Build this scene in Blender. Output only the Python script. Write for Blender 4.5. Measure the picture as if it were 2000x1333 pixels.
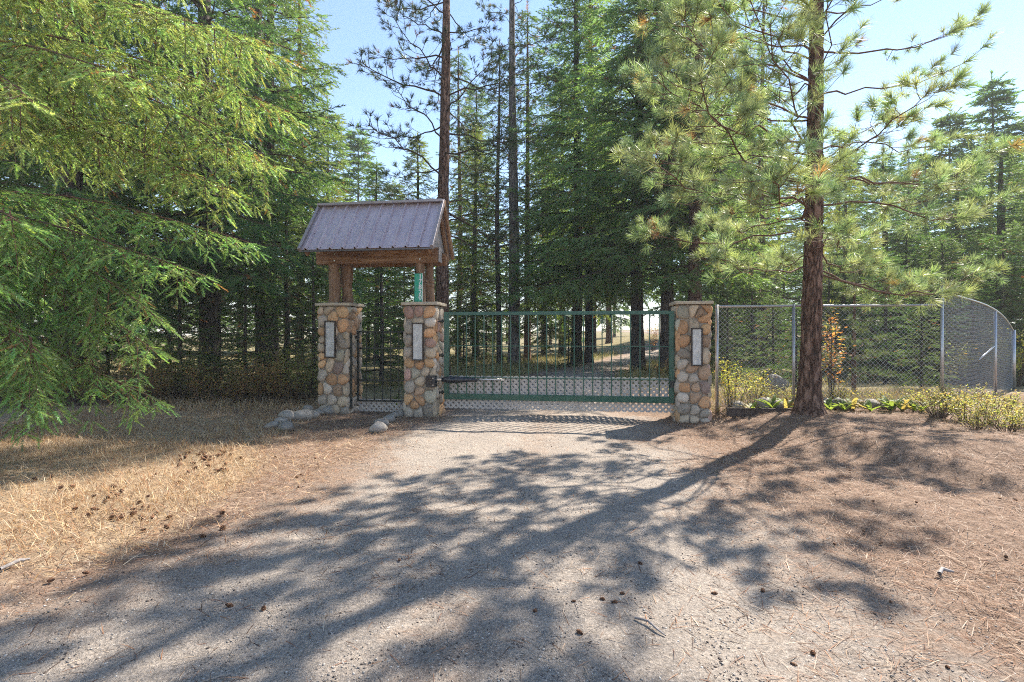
import bpy, bmesh, math, random
import numpy as np
from mathutils import Vector, Matrix

R = math.radians
scene = bpy.context.scene
for o in list(bpy.data.objects):
    bpy.data.objects.remove(o)
C = scene.collection

# ------------------------------------------------------------------ camera, sky, sun, exposure
CAMH, HOR, FPX = 1.48, 650.0, 1000.0           # eye height, horizon row, focal length in photo pixels
cam_d = bpy.data.cameras.new('camera')
cam = bpy.data.objects.new('camera', cam_d); C.objects.link(cam)
cam_d.lens = 18.0; cam_d.sensor_width = 36.0; cam_d.clip_end = 2000; cam_d.clip_start = 0.05
cam_d.shift_y = -(666.5 - HOR) / 2000.0
cam.location = (0, 0, CAMH); cam.rotation_euler = (R(90), 0, 0)
scene.camera = cam

SUN_AZ, SUN_EL = 46.0, 46.0                     # degrees to the right of the view direction, height
world = bpy.data.worlds.new('World'); scene.world = world; world.use_nodes = True
wn = world.node_tree.nodes; wl = world.node_tree.links
bgn = wn['Background']; sky = wn.new('ShaderNodeTexSky')
sky.sky_type = 'NISHITA'; sky.sun_disc = False
sky.sun_elevation = R(SUN_EL); sky.sun_rotation = R(SUN_AZ)
sky.altitude = 600; sky.air_density = 1.0; sky.dust_density = 0.0; sky.ozone_density = 1.0
wl.new(sky.outputs[0], bgn.inputs[0]); bgn.inputs[1].default_value = 0.113
sun_d = bpy.data.lights.new('sun', 'SUN'); sun_d.energy = 5.0; sun_d.angle = R(0.55); sun_d.color = (1.0, 0.93, 0.82)
sun = bpy.data.objects.new('sun', sun_d); C.objects.link(sun)
sdir = Vector((math.sin(R(SUN_AZ)) * math.cos(R(SUN_EL)), math.cos(R(SUN_AZ)) * math.cos(R(SUN_EL)), math.sin(R(SUN_EL))))
sun.rotation_euler = sdir.to_track_quat('Z', 'Y').to_euler(); sun.location = sdir * 60

scene.view_settings.view_transform = 'Standard'; scene.view_settings.look = 'None'
scene.view_settings.exposure = 1.47; scene.view_settings.gamma = 1.0
scene.view_settings.use_curve_mapping = False
scene.render.engine = 'CYCLES'
cy = scene.cycles
cy.max_bounces = 8; cy.diffuse_bounces = 5; cy.glossy_bounces = 1; cy.transmission_bounces = 6; cy.volume_bounces = 0; cy.use_adaptive_sampling = True; cy.adaptive_threshold = 0.02; cy.filter_width = 1.05; cy.transparent_max_bounces = 4
cy.sample_clamp_indirect = 3.0; cy.caustics_reflective = False; cy.caustics_refractive = False
cy.use_denoising = False
try:
    cy.denoiser = 'OPENIMAGEDENOISE'; cy.denoising_input_passes = 'RGB_ALBEDO_NORMAL'
except Exception:
    pass

# ------------------------------------------------------------------ helpers
def W(px, py, D):
    return Vector(((px - 1000) / FPX * D, D, CAMH - (py - HOR) / FPX * D))

def tag(o, label=None, cat=None, group=None, kind=None):
    if label: o['label'] = label
    if cat: o['category'] = cat
    if group: o['group'] = group
    if kind: o['kind'] = kind
    return o

def link(name, me, mat=None, parent=None):
    o = bpy.data.objects.new(name, me); C.objects.link(o)
    if mat is not None and me is not None and len(me.materials) == 0: me.materials.append(mat)
    if parent is not None: o.parent = parent
    return o

def empty(name, loc=(0, 0, 0), rz=0.0, parent=None):
    o = bpy.data.objects.new(name, None); C.objects.link(o)
    o.location = loc; o.rotation_euler = (0, 0, rz); o.empty_display_size = 0.1
    if parent is not None: o.parent = parent
    return o

def np_mesh(name, V, F, col=None, smooth=False):
    """V (n,3), F (m,3) or (m,4) -> mesh; col (n,3) point colour"""
    V = np.asarray(V, dtype=np.float32); F = np.asarray(F, dtype=np.int32)
    k = F.shape[1]
    me = bpy.data.meshes.new(name)
    me.vertices.add(len(V)); me.vertices.foreach_set('co', V.ravel())
    me.loops.add(F.size); me.loops.foreach_set('vertex_index', F.ravel())
    me.polygons.add(len(F))
    me.polygons.foreach_set('loop_start', np.arange(0, F.size, k, dtype=np.int32))
    try: me.polygons.foreach_set('loop_total', np.full(len(F), k, dtype=np.int32))
    except Exception: pass
    if smooth: me.polygons.foreach_set('use_smooth', np.ones(len(F), dtype=bool))
    if col is not None:
        a = me.color_attributes.new('Col', 'FLOAT_COLOR', 'POINT')
        c4 = np.ones((len(V), 4), dtype=np.float32); c4[:, :3] = col
        a.data.foreach_set('color', c4.ravel())
    me.update(calc_edges=True); me.validate()
    return me

class Bag:
    """collects triangle soups (with colours) for one mesh"""
    def __init__(s): s.V = []; s.F = []; s.K = []; s.n = 0
    def add(s, V, F, K=None):
        V = np.asarray(V, dtype=np.float32).reshape(-1, 3); F = np.asarray(F, dtype=np.int64)
        if F.shape[1] == 4: F = np.concatenate([F[:, [0, 1, 2]], F[:, [0, 2, 3]]])
        s.V.append(V); s.F.append(F + s.n); s.n += len(V)
        if K is None: K = (0.2, 0.2, 0.2)
        K = np.asarray(K, dtype=np.float32)
        if K.ndim == 1: K = np.tile(K, (len(V), 1))
        s.K.append(K)
    def mesh(s, name, smooth=False):
        if not s.V: return np_mesh(name, np.zeros((0, 3)), np.zeros((0, 3)))
        return np_mesh(name, np.concatenate(s.V), np.concatenate(s.F), np.concatenate(s.K), smooth)

def nrm(a): return a / np.maximum(np.linalg.norm(a, axis=-1, keepdims=True), 1e-9)

def stamp(tv, tf, P, D, U, S, K):
    """stamp template (n,3),(m,3) at k places: x axis along D, z towards U, scaled S, colours K (k,3)"""
    P = np.asarray(P, np.float32); D = nrm(np.asarray(D, np.float32)); U = np.asarray(U, np.float32)
    k = len(P); S = np.broadcast_to(np.asarray(S, np.float32), (k,))
    Y = nrm(np.cross(U, D)); Z = np.cross(D, Y)
    Rm = np.stack([D, Y, Z], axis=2)                        # columns
    V = np.einsum('kij,nj->kni', Rm, tv) * S[:, None, None] + P[:, None, :]
    F = tf[None, :, :] + (np.arange(k) * len(tv))[:, None, None]
    Kc = np.repeat(np.asarray(K, np.float32), len(tv), axis=0)
    return V.reshape(-1, 3), F.reshape(-1, 3), Kc

def tube(pts, rad, sides=5, cap=False):
    pts = np.asarray(pts, np.float64); n = len(pts); rad = np.broadcast_to(np.asarray(rad, float), (n,))
    T = np.gradient(pts, axis=0); T = nrm(T)
    up = np.array([0, 0, 1.0]) if abs(T[0][2]) < 0.9 else np.array([1.0, 0, 0])
    A = nrm(np.cross(T, up)); B = np.cross(T, A)
    a = np.linspace(0, 2 * np.pi, sides, endpoint=False)
    V = pts[:, None, :] + rad[:, None, None] * (np.cos(a)[None, :, None] * A[:, None, :] + np.sin(a)[None, :, None] * B[:, None, :])
    i = np.arange(n - 1)[:, None] * sides; j = np.arange(sides)[None, :]; j2 = (j + 1) % sides
    F = np.stack([i + j, i + j2, i + sides + j2, i + sides + j], axis=2).reshape(-1, 4)
    return V.reshape(-1, 3), F

def snoise(x, y, sc, seed, octv=3):
    rs = np.random.RandomState(seed); out = 0; amp = 1; tot = 0
    for o in range(octv):
        for k in range(4):
            th = rs.rand() * 6.283; f = sc * (2 ** o) * (0.7 + 0.7 * rs.rand()); ph = rs.rand() * 6.283
            out = out + amp * np.sin((x * np.cos(th) + y * np.sin(th)) * f + ph + 1.3 * np.sin((x * np.sin(th) - y * np.cos(th)) * f * .6 + ph))
            tot += amp
        amp *= 0.55
    return out / tot * 2.0

def sstep(a, b, x):
    t = np.clip((np.asarray(x, float) - a) / (b - a), 0, 1); return t * t * (3 - 2 * t)

# ------------------------------------------------------------------ materials
def new_mat(name):
    m = bpy.data.materials.new(name); m.use_nodes = True
    nt = m.node_tree; b = nt.nodes['Principled BSDF']
    return m, nt, b

def ramp(nt, fac, stops, interp='LINEAR'):
    r = nt.nodes.new('ShaderNodeValToRGB'); r.color_ramp.interpolation = interp
    el = r.color_ramp.elements
    while len(el) < len(stops): el.new(0.5)
    for e, (p, c) in zip(el, stops): e.position = p; e.color = (*c, 1)
    nt.links.new(fac, r.inputs[0]); return r.outputs[0]

def texnoise(nt, scale, detail=4, rough=0.6, vec=None, dist=0):
    n = nt.nodes.new('ShaderNodeTexNoise'); n.inputs['Scale'].default_value = scale
    n.inputs['Detail'].default_value = detail; n.inputs['Roughness'].default_value = rough
    n.inputs['Distortion'].default_value = dist
    if vec is not None: nt.links.new(vec, n.inputs['Vector'])
    return n.outputs[0]

def coords(nt, kind='Object', scale=(1, 1, 1), rot=(0, 0, 0)):
    t = nt.nodes.new('ShaderNodeTexCoord'); m = nt.nodes.new('ShaderNodeMapping')
    m.inputs['Scale'].default_value = scale; m.inputs['Rotation'].default_value = rot
    nt.links.new(t.outputs[kind], m.inputs['Vector']); return m.outputs[0]

def mixc(nt, fac, a, b, mode='MIX'):
    m = nt.nodes.new('ShaderNodeMix'); m.data_type = 'RGBA'; m.blend_type = mode
    for s, v in ((m.inputs[0], fac), (m.inputs[6], a), (m.inputs[7], b)):
        if hasattr(v, 'links'): nt.links.new(v, s)
        elif isinstance(v, tuple): s.default_value = (*v, 1)
        else: s.default_value = v
    return m.outputs[2]

def math_n(nt, op, a, b=0.0, clamp=False):
    m = nt.nodes.new('ShaderNodeMath'); m.operation = op; m.use_clamp = clamp
    for s, v in ((m.inputs[0], a), (m.inputs[1], b)):
        if hasattr(v, 'links'): nt.links.new(v, s)
        else: s.default_value = v
    return m.outputs[0]

def bump(nt, b, h, strength=0.5, dist=0.02):
    n = nt.nodes.new('ShaderNodeBump'); n.inputs['Strength'].default_value = strength; n.inputs['Distance'].default_value = dist
    nt.links.new(h, n.inputs['Height']); nt.links.new(n.outputs[0], b.inputs['Normal'])

def attr(nt, name='Col'):
    a = nt.nodes.new('ShaderNodeAttribute'); a.attribute_name = name; return a

def mat_leaf(name, trans=0.4, rough=0.5, spec=0.4, tint=(1.25, 1.3, 0.7)):
    m, nt, b = new_mat(name)
    a = attr(nt)
    nt.links.new(a.outputs['Color'], b.inputs['Base Color'])
    b.inputs['Roughness'].default_value = rough; b.inputs['Specular IOR Level'].default_value = spec
    tr = nt.nodes.new('ShaderNodeBsdfTranslucent')
    tc = mixc(nt, 1.0, a.outputs['Color'], tint, 'MULTIPLY')
    nt.links.new(tc, tr.inputs['Color'])
    mx = nt.nodes.new('ShaderNodeMixShader'); mx.inputs[0].default_value = trans
    nt.links.new(b.outputs[0], mx.inputs[1]); nt.links.new(tr.outputs[0], mx.inputs[2])
    nt.links.new(mx.outputs[0], nt.nodes['Material Output'].inputs['Surface'])
    return m

def mat_flat(name, col, rough=0.6, spec=0.4, metal=0.0, var=0.15, scale=8.0, bumps=0.0, bscale=60):
    m, nt, b = new_mat(name)
    v = coords(nt)
    f = texnoise(nt, scale, 5, 0.65, v)
    lo = tuple(c * (1 - var) for c in col); hi = tuple(min(1, c * (1 + var)) for c in col)
    c = ramp(nt, f, [(0.3, lo), (0.7, hi)])
    nt.links.new(c, b.inputs['Base Color'])
    b.inputs['Roughness'].default_value = rough; b.inputs['Specular IOR Level'].default_value = spec
    b.inputs['Metallic'].default_value = metal
    if bumps > 0: bump(nt, b, texnoise(nt, bscale, 5, 0.7, v), bumps, 0.01)
    return m

def mat_bark(name, c1, c2, c3, scale=1.0):
    m, nt, b = new_mat(name)
    v = coords(nt, scale=(9 * scale, 9 * scale, 2.2 * scale))
    vo = nt.nodes.new('ShaderNodeTexVoronoi'); vo.feature = 'DISTANCE_TO_EDGE'; vo.inputs['Scale'].default_value = 1.3
    vd = nt.nodes.new('ShaderNodeVectorMath'); vd.operation = 'ADD'
    nn = nt.nodes.new('ShaderNodeTexNoise'); nn.inputs['Scale'].default_value = 2.5; nt.links.new(v, nn.inputs['Vector'])
    nt.links.new(v, vd.inputs[0]); nt.links.new(nn.outputs['Color'], vd.inputs[1])
    nt.links.new(vd.outputs[0], vo.inputs['Vector'])
    n2 = texnoise(nt, 3.5, 8, 0.75, v)
    h = math_n(nt, 'ADD', math_n(nt, 'MULTIPLY', vo.outputs['Distance'], 1.4), math_n(nt, 'MULTIPLY', n2, 0.7))
    c = ramp(nt, h, [(0.30, c1), (0.52, c2), (0.85, c3)])
    nt.links.new(c, b.inputs['Base Color']); b.inputs['Roughness'].default_value = 0.9
    b.inputs['Specular IOR Level'].default_value = 0.15
    bump(nt, b, h, 0.9, 0.03)
    return m

def mat_wood(name, c1, c2, c3, axis='X', grain=1.0):
    m, nt, b = new_mat(name)
    sc = {'X': (1.2, 22, 22), 'Z': (22, 22, 1.2)}[axis]
    v = coords(nt, scale=tuple(s * grain for s in sc))
    f = texnoise(nt, 1.0, 8, 0.7, v, 0.6)
    g = texnoise(nt, 2.2, 3, 0.5, coords(nt))
    h = math_n(nt, 'ADD', math_n(nt, 'MULTIPLY', f, 0.75), math_n(nt, 'MULTIPLY', g, 0.3))
    c = ramp(nt, h, [(0.33, c1), (0.52, c2), (0.72, c3)])
    nt.links.new(c, b.inputs['Base Color']); b.inputs['Roughness'].default_value = 0.75
    b.inputs['Specular IOR Level'].default_value = 0.25
    bump(nt, b, f, 0.5, 0.012)
    return m

def mat_stone(name, c):
    m, nt, b = new_mat(name)
    oi = nt.nodes.new('ShaderNodeObjectInfo')
    v = coords(nt, 'Object')
    f = texnoise(nt, 14, 7, 0.7, v); g = texnoise(nt, 70, 3, 0.6, v); w = texnoise(nt, 5, 2, 0.5, v, 1.0)
    hi = tuple(min(.9, k * 1.35 + .02) for k in c); lo = tuple(k * .62 for k in c)
    cc = ramp(nt, math_n(nt, 'ADD', math_n(nt, 'MULTIPLY', f, .7), math_n(nt, 'MULTIPLY', w, .3)), [(0.32, lo), (0.5, c), (0.7, hi)])
    cc = mixc(nt, math_n(nt, 'MULTIPLY', g, 0.28), cc, (0.42, 0.36, 0.30))
    var = math_n(nt, 'ADD', math_n(nt, 'MULTIPLY', oi.outputs['Random'], 0.5), 0.75)
    vm = nt.nodes.new('ShaderNodeVectorMath'); vm.operation = 'SCALE'; nt.links.new(cc, vm.inputs[0]); nt.links.new(var, vm.inputs['Scale'])
    nt.links.new(vm.outputs[0], b.inputs['Base Color'])
    b.inputs['Roughness'].default_value = 0.78; b.inputs['Specular IOR Level'].default_value = 0.3
    bump(nt, b, math_n(nt, 'ADD', f, math_n(nt, 'MULTIPLY', g, .4)), 0.8, 0.018)
    return m

M = {}
M['needle_fir_near'] = mat_leaf('needle_fir_near', 0.48, 0.38, 0.6, (1.32, 1.38, 0.72))
M['needle_fir'] = mat_leaf('needle_fir', 0.54, 0.45, 0.4, (1.5, 1.5, 0.7))
M['needle_pine'] = mat_leaf('needle_pine', 0.42, 0.42, 0.45, (1.35, 1.35, 0.7))
M['leaf'] = mat_leaf('leaf', 0.55, 0.5, 0.3, (1.4, 1.35, 0.6))
M['drygrass'] = mat_leaf('drygrass', 0.3, 0.6, 0.3, (1.1, 1.05, 0.9))
M['attr_matte'] = mat_leaf('attr_matte', 0.0, 0.8, 0.2)
M['bark_pine'] = mat_bark('bark_pine', (0.022, 0.014, 0.010), (0.135, 0.075, 0.052), (0.29, 0.18, 0.13), 1.0)
M['bark_fir'] = mat_bark('bark_fir', (0.018, 0.014, 0.012), (0.075, 0.058, 0.050), (0.16, 0.13, 0.115), 0.9)
M['bark_grey'] = mat_bark('bark_grey', (0.04, 0.034, 0.032), (0.15, 0.125, 0.115), (0.30, 0.26, 0.24), 0.9)
M['bark_red'] = mat_bark('bark_red', (0.025, 0.014, 0.010), (0.13, 0.070, 0.048), (0.26, 0.15, 0.11), 0.9)
M['twig'] = mat_flat('twig', (0.075, 0.05, 0.038), 0.9, 0.1, 0, 0.35, 20)
M['twig_red'] = mat_flat('twig_red', (0.13, 0.072, 0.05), 0.85, 0.15, 0, 0.35, 20)
M['beam'] = mat_wood('beam', (0.065, 0.030, 0.017), (0.21, 0.11, 0.058), (0.42, 0.26, 0.15), 'X')
M['log'] = mat_wood('log', (0.06, 0.032, 0.02), (0.19, 0.11, 0.066), (0.38, 0.25, 0.16), 'Z')
M['greywood'] = mat_wood('greywood', (0.12, 0.105, 0.10), (0.24, 0.215, 0.205), (0.40, 0.36, 0.34), 'X')
M['darkwood'] = mat_wood('darkwood', (0.03, 0.022, 0.018), (0.07, 0.05, 0.04), (0.12, 0.09, 0.07), 'X')
M['roof'] = mat_flat('roof', (0.34, 0.305, 0.355), 0.42, 0.5, 0.15, 0.10, 3.0, 0.05, 9)
def mat_roof():
    m, nt, b = new_mat('ribbed_metal')
    v = coords(nt, 'Object', (14, 1.2, 1.2)); f = texnoise(nt, 1.5, 6, .7, v); g = texnoise(nt, 2.2, 5, .65, coords(nt)); d = texnoise(nt, 45, 4, .7, coords(nt))
    h = math_n(nt, 'ADD', math_n(nt, 'MULTIPLY', f, .5), math_n(nt, 'MULTIPLY', g, .5))
    c = ramp(nt, h, [(0.32, (.38, .32, .36)), (0.5, (.47, .40, .445)), (0.68, (.56, .49, .53))])
    sp_ = ramp(nt, d, [(0.62, (0, 0, 0)), (0.70, (1, 1, 1))])
    c = mixc(nt, math_n(nt, 'MULTIPLY', sp_, .22), c, (.20, .14, .10))
    nt.links.new(c, b.inputs['Base Color']); b.inputs['Metallic'].default_value = .12
    r = nt.nodes.new('ShaderNodeMapRange'); r.inputs[3].default_value = .3; r.inputs[4].default_value = .6; nt.links.new(h, r.inputs[0]); nt.links.new(r.outputs[0], b.inputs['Roughness'])
    bump(nt, b, g, .08, .02)
    return m
M['roof'] = mat_roof()
M['roof_trim'] = mat_flat('roof_trim', (0.33, 0.29, 0.30), 0.42, 0.5, 0.3, 0.12, 6.0)
M['screw'] = mat_flat('screw', (0.12, 0.11, 0.12), 0.4, 0.5, 0.6, 0.05)
M['steel'] = mat_flat('steel', (0.55, 0.52, 0.48), 0.35, 0.5, 0.9, 0.1)
M['green'] = mat_flat('green', (0.009, 0.078, 0.050), 0.32, 0.5, 0.0, 0.22, 7.0)
M['blackiron'] = mat_flat('blackiron', (0.014, 0.020, 0.019), 0.4, 0.5, 0.2, 0.25, 9.0)
M['plastic_black'] = mat_flat('plastic_black', (0.016, 0.017, 0.022), 0.35, 0.5, 0, 0.25, 9)
M['lattice'] = mat_flat('lattice', (0.47, 0.42, 0.38), 0.6, 0.3, 0, 0.14, 12.0)
M['mortar'] = mat_flat('mortar', (0.30, 0.255, 0.205), 0.9, 0.1, 0, 0.25, 25, 0.6, 90)
M['cap'] = mat_flat('cap', (0.44, 0.37, 0.28), 0.85, 0.2, 0, 0.22, 12, 0.6, 60)
M['frame_dark'] = mat_flat('frame_dark', (0.045, 0.032, 0.026), 0.5, 0.4, 0.2, 0.2, 15)
M['galv'] = mat_flat('galv', (0.40, 0.40, 0.41), 0.38, 0.5, 0.75, 0.12, 30)
M['signgreen'] = mat_flat('signgreen', (0.01, 0.30, 0.19), 0.35, 0.5, 0, 0.08, 5)
M['white'] = mat_flat('white', (0.78, 0.78, 0.76), 0.5, 0.4, 0, 0.05, 10)
M['rock'] = mat_stone('rock', (0.27, 0.24, 0.21))
STC = {'o': (0.46, 0.215, 0.075), 'O': (0.50, 0.27, 0.105), 't': (0.40, 0.305, 0.205), 'g': (0.31, 0.262, 0.21), 'l': (0.46, 0.385, 0.31),
       'p': (0.36, 0.19, 0.15), 'u': (0.135, 0.075, 0.068), 'd': (0.165, 0.138, 0.11), 'n': (0.27, 0.255, 0.19), 'b': (0.30, 0.17, 0.09)}
for k, c in STC.items():
    c = tuple(.78 * a * 1.25 + .22 * b * 1.1 for a, b in zip(c, (.42, .33, .235)))
    M['st_' + k] = mat_stone('river_stone_' + k, c)

# ------------------------------------------------------------------ terrain
_cy = np.array([-6, 0, 2.5, 4, 6, 8, 9, 12, 16, 20, 26, 34, 44, 60])
_cx = np.array([-.3, -.3, -.2, .05, .4, .6, .75, .9, 1.5, 2.9, 5.6, 9.5, 14.5, 22])
_ch = np.array([3.0, 2.9, 2.5, 2.25, 2.2, 2.15, 1.95, 1.8, 1.6, 1.5, 1.5, 1.6, 1.7, 2])
def road_d(x, y):
    """>0 inside the driveway, metres from its edge"""
    c = np.interp(y, _cy, _cx); h = np.interp(y, _cy, _ch)
    return h - np.abs(x - c)

def T(x, y):
    x = np.asarray(x, float); y = np.asarray(y, float)
    e = 2.55 + (8.3 - y) * 0.52 + 0.35 * np.sin(y * 1.7)
    near = sstep(15, 11, y)
    z = 0.21 * sstep(e, e + 1.5, x) * near
    e2 = 4.35 + (5.2 - y) * .3 + .12 * np.sin(y * 3.1)
    z = z + 0.09 * sstep(e2, e2 + .28, x) * sstep(3.6, 4.4, y) * sstep(6.8, 5.6, y)   # little undercut bank at the right
    z = z + 0.10 * sstep(-2.4, -4.5, x) * near * (0.6 + 0.4 * np.sin(y * .9))
    z = z + 0.9 * sstep(22, 44, y) * sstep(2, 14, x) + 1.5 * sstep(44, 90, y) * sstep(0, 40, x)
    z = z + 0.03 * snoise(x, y, .9, 3) * sstep(1.0, 3.5, np.abs(x)) + 0.006 * snoise(x, y, 6.0, 4)
    z = z + 0.028 * np.maximum(snoise(x, y, 4.0, 5), -.2) * sstep(2.6, 3.6, x) * sstep(9, 7.5, y)
    z = z + 0.35 * sstep(14, 24, np.abs(x)) * snoise(x, y, .12, 9, 2)
    rd = road_d(x, y)
    z = z - 0.025 * np.exp(-((rd - .9) / .35) ** 2) * sstep(12, 3, y)                     # wheel ruts
    z = z + 0.05 * np.exp(-((y - 8.75 - .05 * np.sin(x * 3)) / .10) ** 2) * sstep(-1.2, -.6, x) * sstep(2.8, 2.2, x)  # ridge below the gate
    return z

def Tz(x, y): return float(T(np.array([x]), np.array([y]))[0])

def axis_pts(lo, hi, step, far, grow=1.22):
    a = list(np.arange(lo, hi + 1e-6, step)); s = step; p = hi
    while p < far: s *= grow; p += s; a.append(p)
    s = step; p = lo
    while p > -far: s *= grow; p -= s; a.insert(0, p)
    return np.array(a)

gx = axis_pts(-8, 9, 0.07, 320); gy = axis_pts(1.0, 11.5, 0.07, 320)
X, Y = np.meshgrid(gx, gy); Z = T(X, Y)
nx, ny = len(gx), len(gy)
idx = np.arange(nx * ny).reshape(ny, nx)
Fq = np.stack([idx[:-1, :-1], idx[:-1, 1:], idx[1:, 1:], idx[1:, :-1]], axis=-1).reshape(-1, 4)
gm = np_mesh('ground', np.stack([X, Y, Z], -1).reshape(-1, 3), Fq, smooth=True)

def litter_mask(x, y):
    rd = road_d(x, y) + 0.35 * snoise(x, y, 1.4, 21)
    right = sstep(1.6, -0.4, rd + .3 * snoise(x, y, 4.5, 22)) * (x > 0)
    left = sstep(0.95, -0.5, rd + .25 * snoise(x, y, 4.5, 23)) * (x <= 0)
    mid = .42 * np.exp(-((x - np.interp(y, _cy, _cx) + .15) / .32) ** 2) * (snoise(x, y, 1.1, 25) > -.3)
    return np.clip(right + left + mid, 0, 1)

def dry_mask(x, y):
    e = -2.3 - 0.10 * np.clip(y - 4, 0, 5) + .3 * snoise(x, y, 1.2, 31)
    return sstep(e, e - .9, x) * sstep(9.6, 8.2, y + .3 * snoise(x, y, 1.1, 32)) * sstep(2.6, 3.8, y)

def add_attr(me, name, arr):
    a = me.attributes.new(name, 'FLOAT', 'POINT'); a.data.foreach_set('value', np.asarray(arr, np.float32).ravel())

add_attr(gm, 'litter', litter_mask(X, Y)); add_attr(gm, 'dry', dry_mask(X, Y))
add_attr(gm, 'far', sstep(10.0, 12.5, Y) * sstep(.3, -.6, road_d(X, Y)))

def mat_ground():
    m, nt, b = new_mat('ground_cover')
    v = coords(nt, 'Object')
    n1 = texnoise(nt, 1.1, 6, 0.65, v); n2 = texnoise(nt, 9, 7, 0.7, v); n3 = texnoise(nt, 60, 5, 0.75, v); n4 = texnoise(nt, 230, 3, 0.7, v)
    vo = nt.nodes.new('ShaderNodeTexVoronoi'); vo.inputs['Scale'].default_value = 75; nt.links.new(v, vo.inputs['Vector'])
    # crushed rock and dust
    grav = ramp(nt, math_n(nt, 'ADD', math_n(nt, 'MULTIPLY', n3, .55), math_n(nt, 'MULTIPLY', n4, .45)),
                [(0.33, (0.07, 0.06, 0.053)), (0.43, (0.245, 0.22, 0.195)), (0.56, (0.42, 0.383, 0.345)), (0.72, (0.66, 0.615, 0.565))])
    sp = ramp(nt, vo.outputs['Color'], [(0.0, (0.55, 0.55, 0.58)), (0.5, (1, 1, 1)), (1.0, (1.25, 1.2, 1.15))])
    grav = mixc(nt, 0.55, grav, mixc(nt, 1.0, grav, sp, 'MULTIPLY'))
    tone = ramp(nt, n1, [(0.3, (0.90, 0.85, 0.81)), (0.7, (1.15, 1.08, 1.01))])
    grav = mixc(nt, 1.0, grav, tone, 'MULTIPLY')
    # needle litter
    lit = ramp(nt, math_n(nt, 'ADD', math_n(nt, 'MULTIPLY', n3, .6), math_n(nt, 'MULTIPLY', n2, .4)),
               [(0.32, (0.06, 0.038, 0.027)), (0.46, (0.19, 0.125, 0.088)), (0.57, (0.34, 0.24, 0.178)), (0.76, (0.54, 0.43, 0.34))])
    dry = ramp(nt, math_n(nt, 'ADD', math_n(nt, 'MULTIPLY', n3, .5), math_n(nt, 'MULTIPLY', n2, .5)),
               [(0.30, (0.12, 0.07, 0.04)), (0.46, (0.33, 0.235, 0.15)), (0.68, (0.56, 0.44, 0.30))])
    farc = ramp(nt, math_n(nt, 'ADD', math_n(nt, 'MULTIPLY', n1, .5), math_n(nt, 'MULTIPLY', n2, .5)),
                [(0.35, (0.10, 0.085, 0.045)), (0.5, (0.22, 0.18, 0.09)), (0.65, (0.34, 0.28, 0.16))])
    la = attr(nt, 'litter').outputs['Fac']; da = attr(nt, 'dry').outputs['Fac']; fa = attr(nt, 'far').outputs['Fac']
    def thr(a, k, w):
        t = math_n(nt, 'ADD', a, math_n(nt, 'MULTIPLY', math_n(nt, 'SUBTRACT', n2, 0.5), k))
        mr = nt.nodes.new('ShaderNodeMapRange'); mr.inputs[1].default_value = .5 - w; mr.inputs[2].default_value = .5 + w
        nt.links.new(t, mr.inputs[0]); return mr.outputs[0]
    c = mixc(nt, thr(la, 1.6, .35), grav, lit)
    c = mixc(nt, thr(da, 1.4, .3), c, dry)
    c = mixc(nt, thr(fa, 1.0, .3), c, farc)
    nt.links.new(c, b.inputs['Base Color']); b.inputs['Roughness'].default_value = 0.92; b.inputs['Specular IOR Level'].default_value = 0.12
    h = math_n(nt, 'ADD', math_n(nt, 'MULTIPLY', n3, .7), math_n(nt, 'ADD', math_n(nt, 'MULTIPLY', n2, .9), math_n(nt, 'MULTIPLY', n4, .3)))
    bump(nt, b, h, 0.9, 0.03)
    return m
M['ground'] = mat_ground()
ground = tag(link('ground', gm, M['ground']), 'needle-covered forest ground with dry grass around the driveway', kind='structure')

# gravel driveway: its own sheet, its edge dips under the ground
ry = np.concatenate([np.arange(0.6, 11.5, .07), 11.5 + np.cumsum(.07 * 1.05 ** np.arange(1, 75))]); ry = ry[ry < 58]
ss = np.linspace(-1, 1, 90)
RX = np.interp(ry, _cy, _cx)[:, None] + (np.interp(ry, _cy, _ch)[:, None] + 0.25) * ss[None, :]; RY = np.repeat(ry[:, None], 90, 1)
rdd = road_d(RX, RY) + 0.22 * snoise(RX, RY, 2.2, 41)
RZ = T(RX, RY) + np.where(rdd > 0, np.minimum(0.012 + .0 * rdd, 0.05 * rdd + .002), np.maximum(rdd * .15, -.05)) + 0.004 * snoise(RX, RY, 9, 42)
RZ = np.maximum(RZ, np.where(rdd > .1, T(RX, RY) + .006, -9))
ri = np.arange(RX.size).reshape(RX.shape)
rF = np.stack([ri[:-1, :-1], ri[:-1, 1:], ri[1:, 1:], ri[1:, :-1]], axis=-1).reshape(-1, 4)
rm = np_mesh('gravel_driveway', np.stack([RX, RY, RZ], -1).reshape(-1, 3), rF, smooth=True)
add_attr(rm, 'litter', np.clip(litter_mask(RX, RY) * .9, 0, 1)); add_attr(rm, 'dry', dry_mask(RX, RY) * .6); add_attr(rm, 'far', np.zeros(RX.size))
tag(link('gravel_driveway', rm, M['ground']), 'grey gravel driveway running through the green gate', kind='structure')

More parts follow.
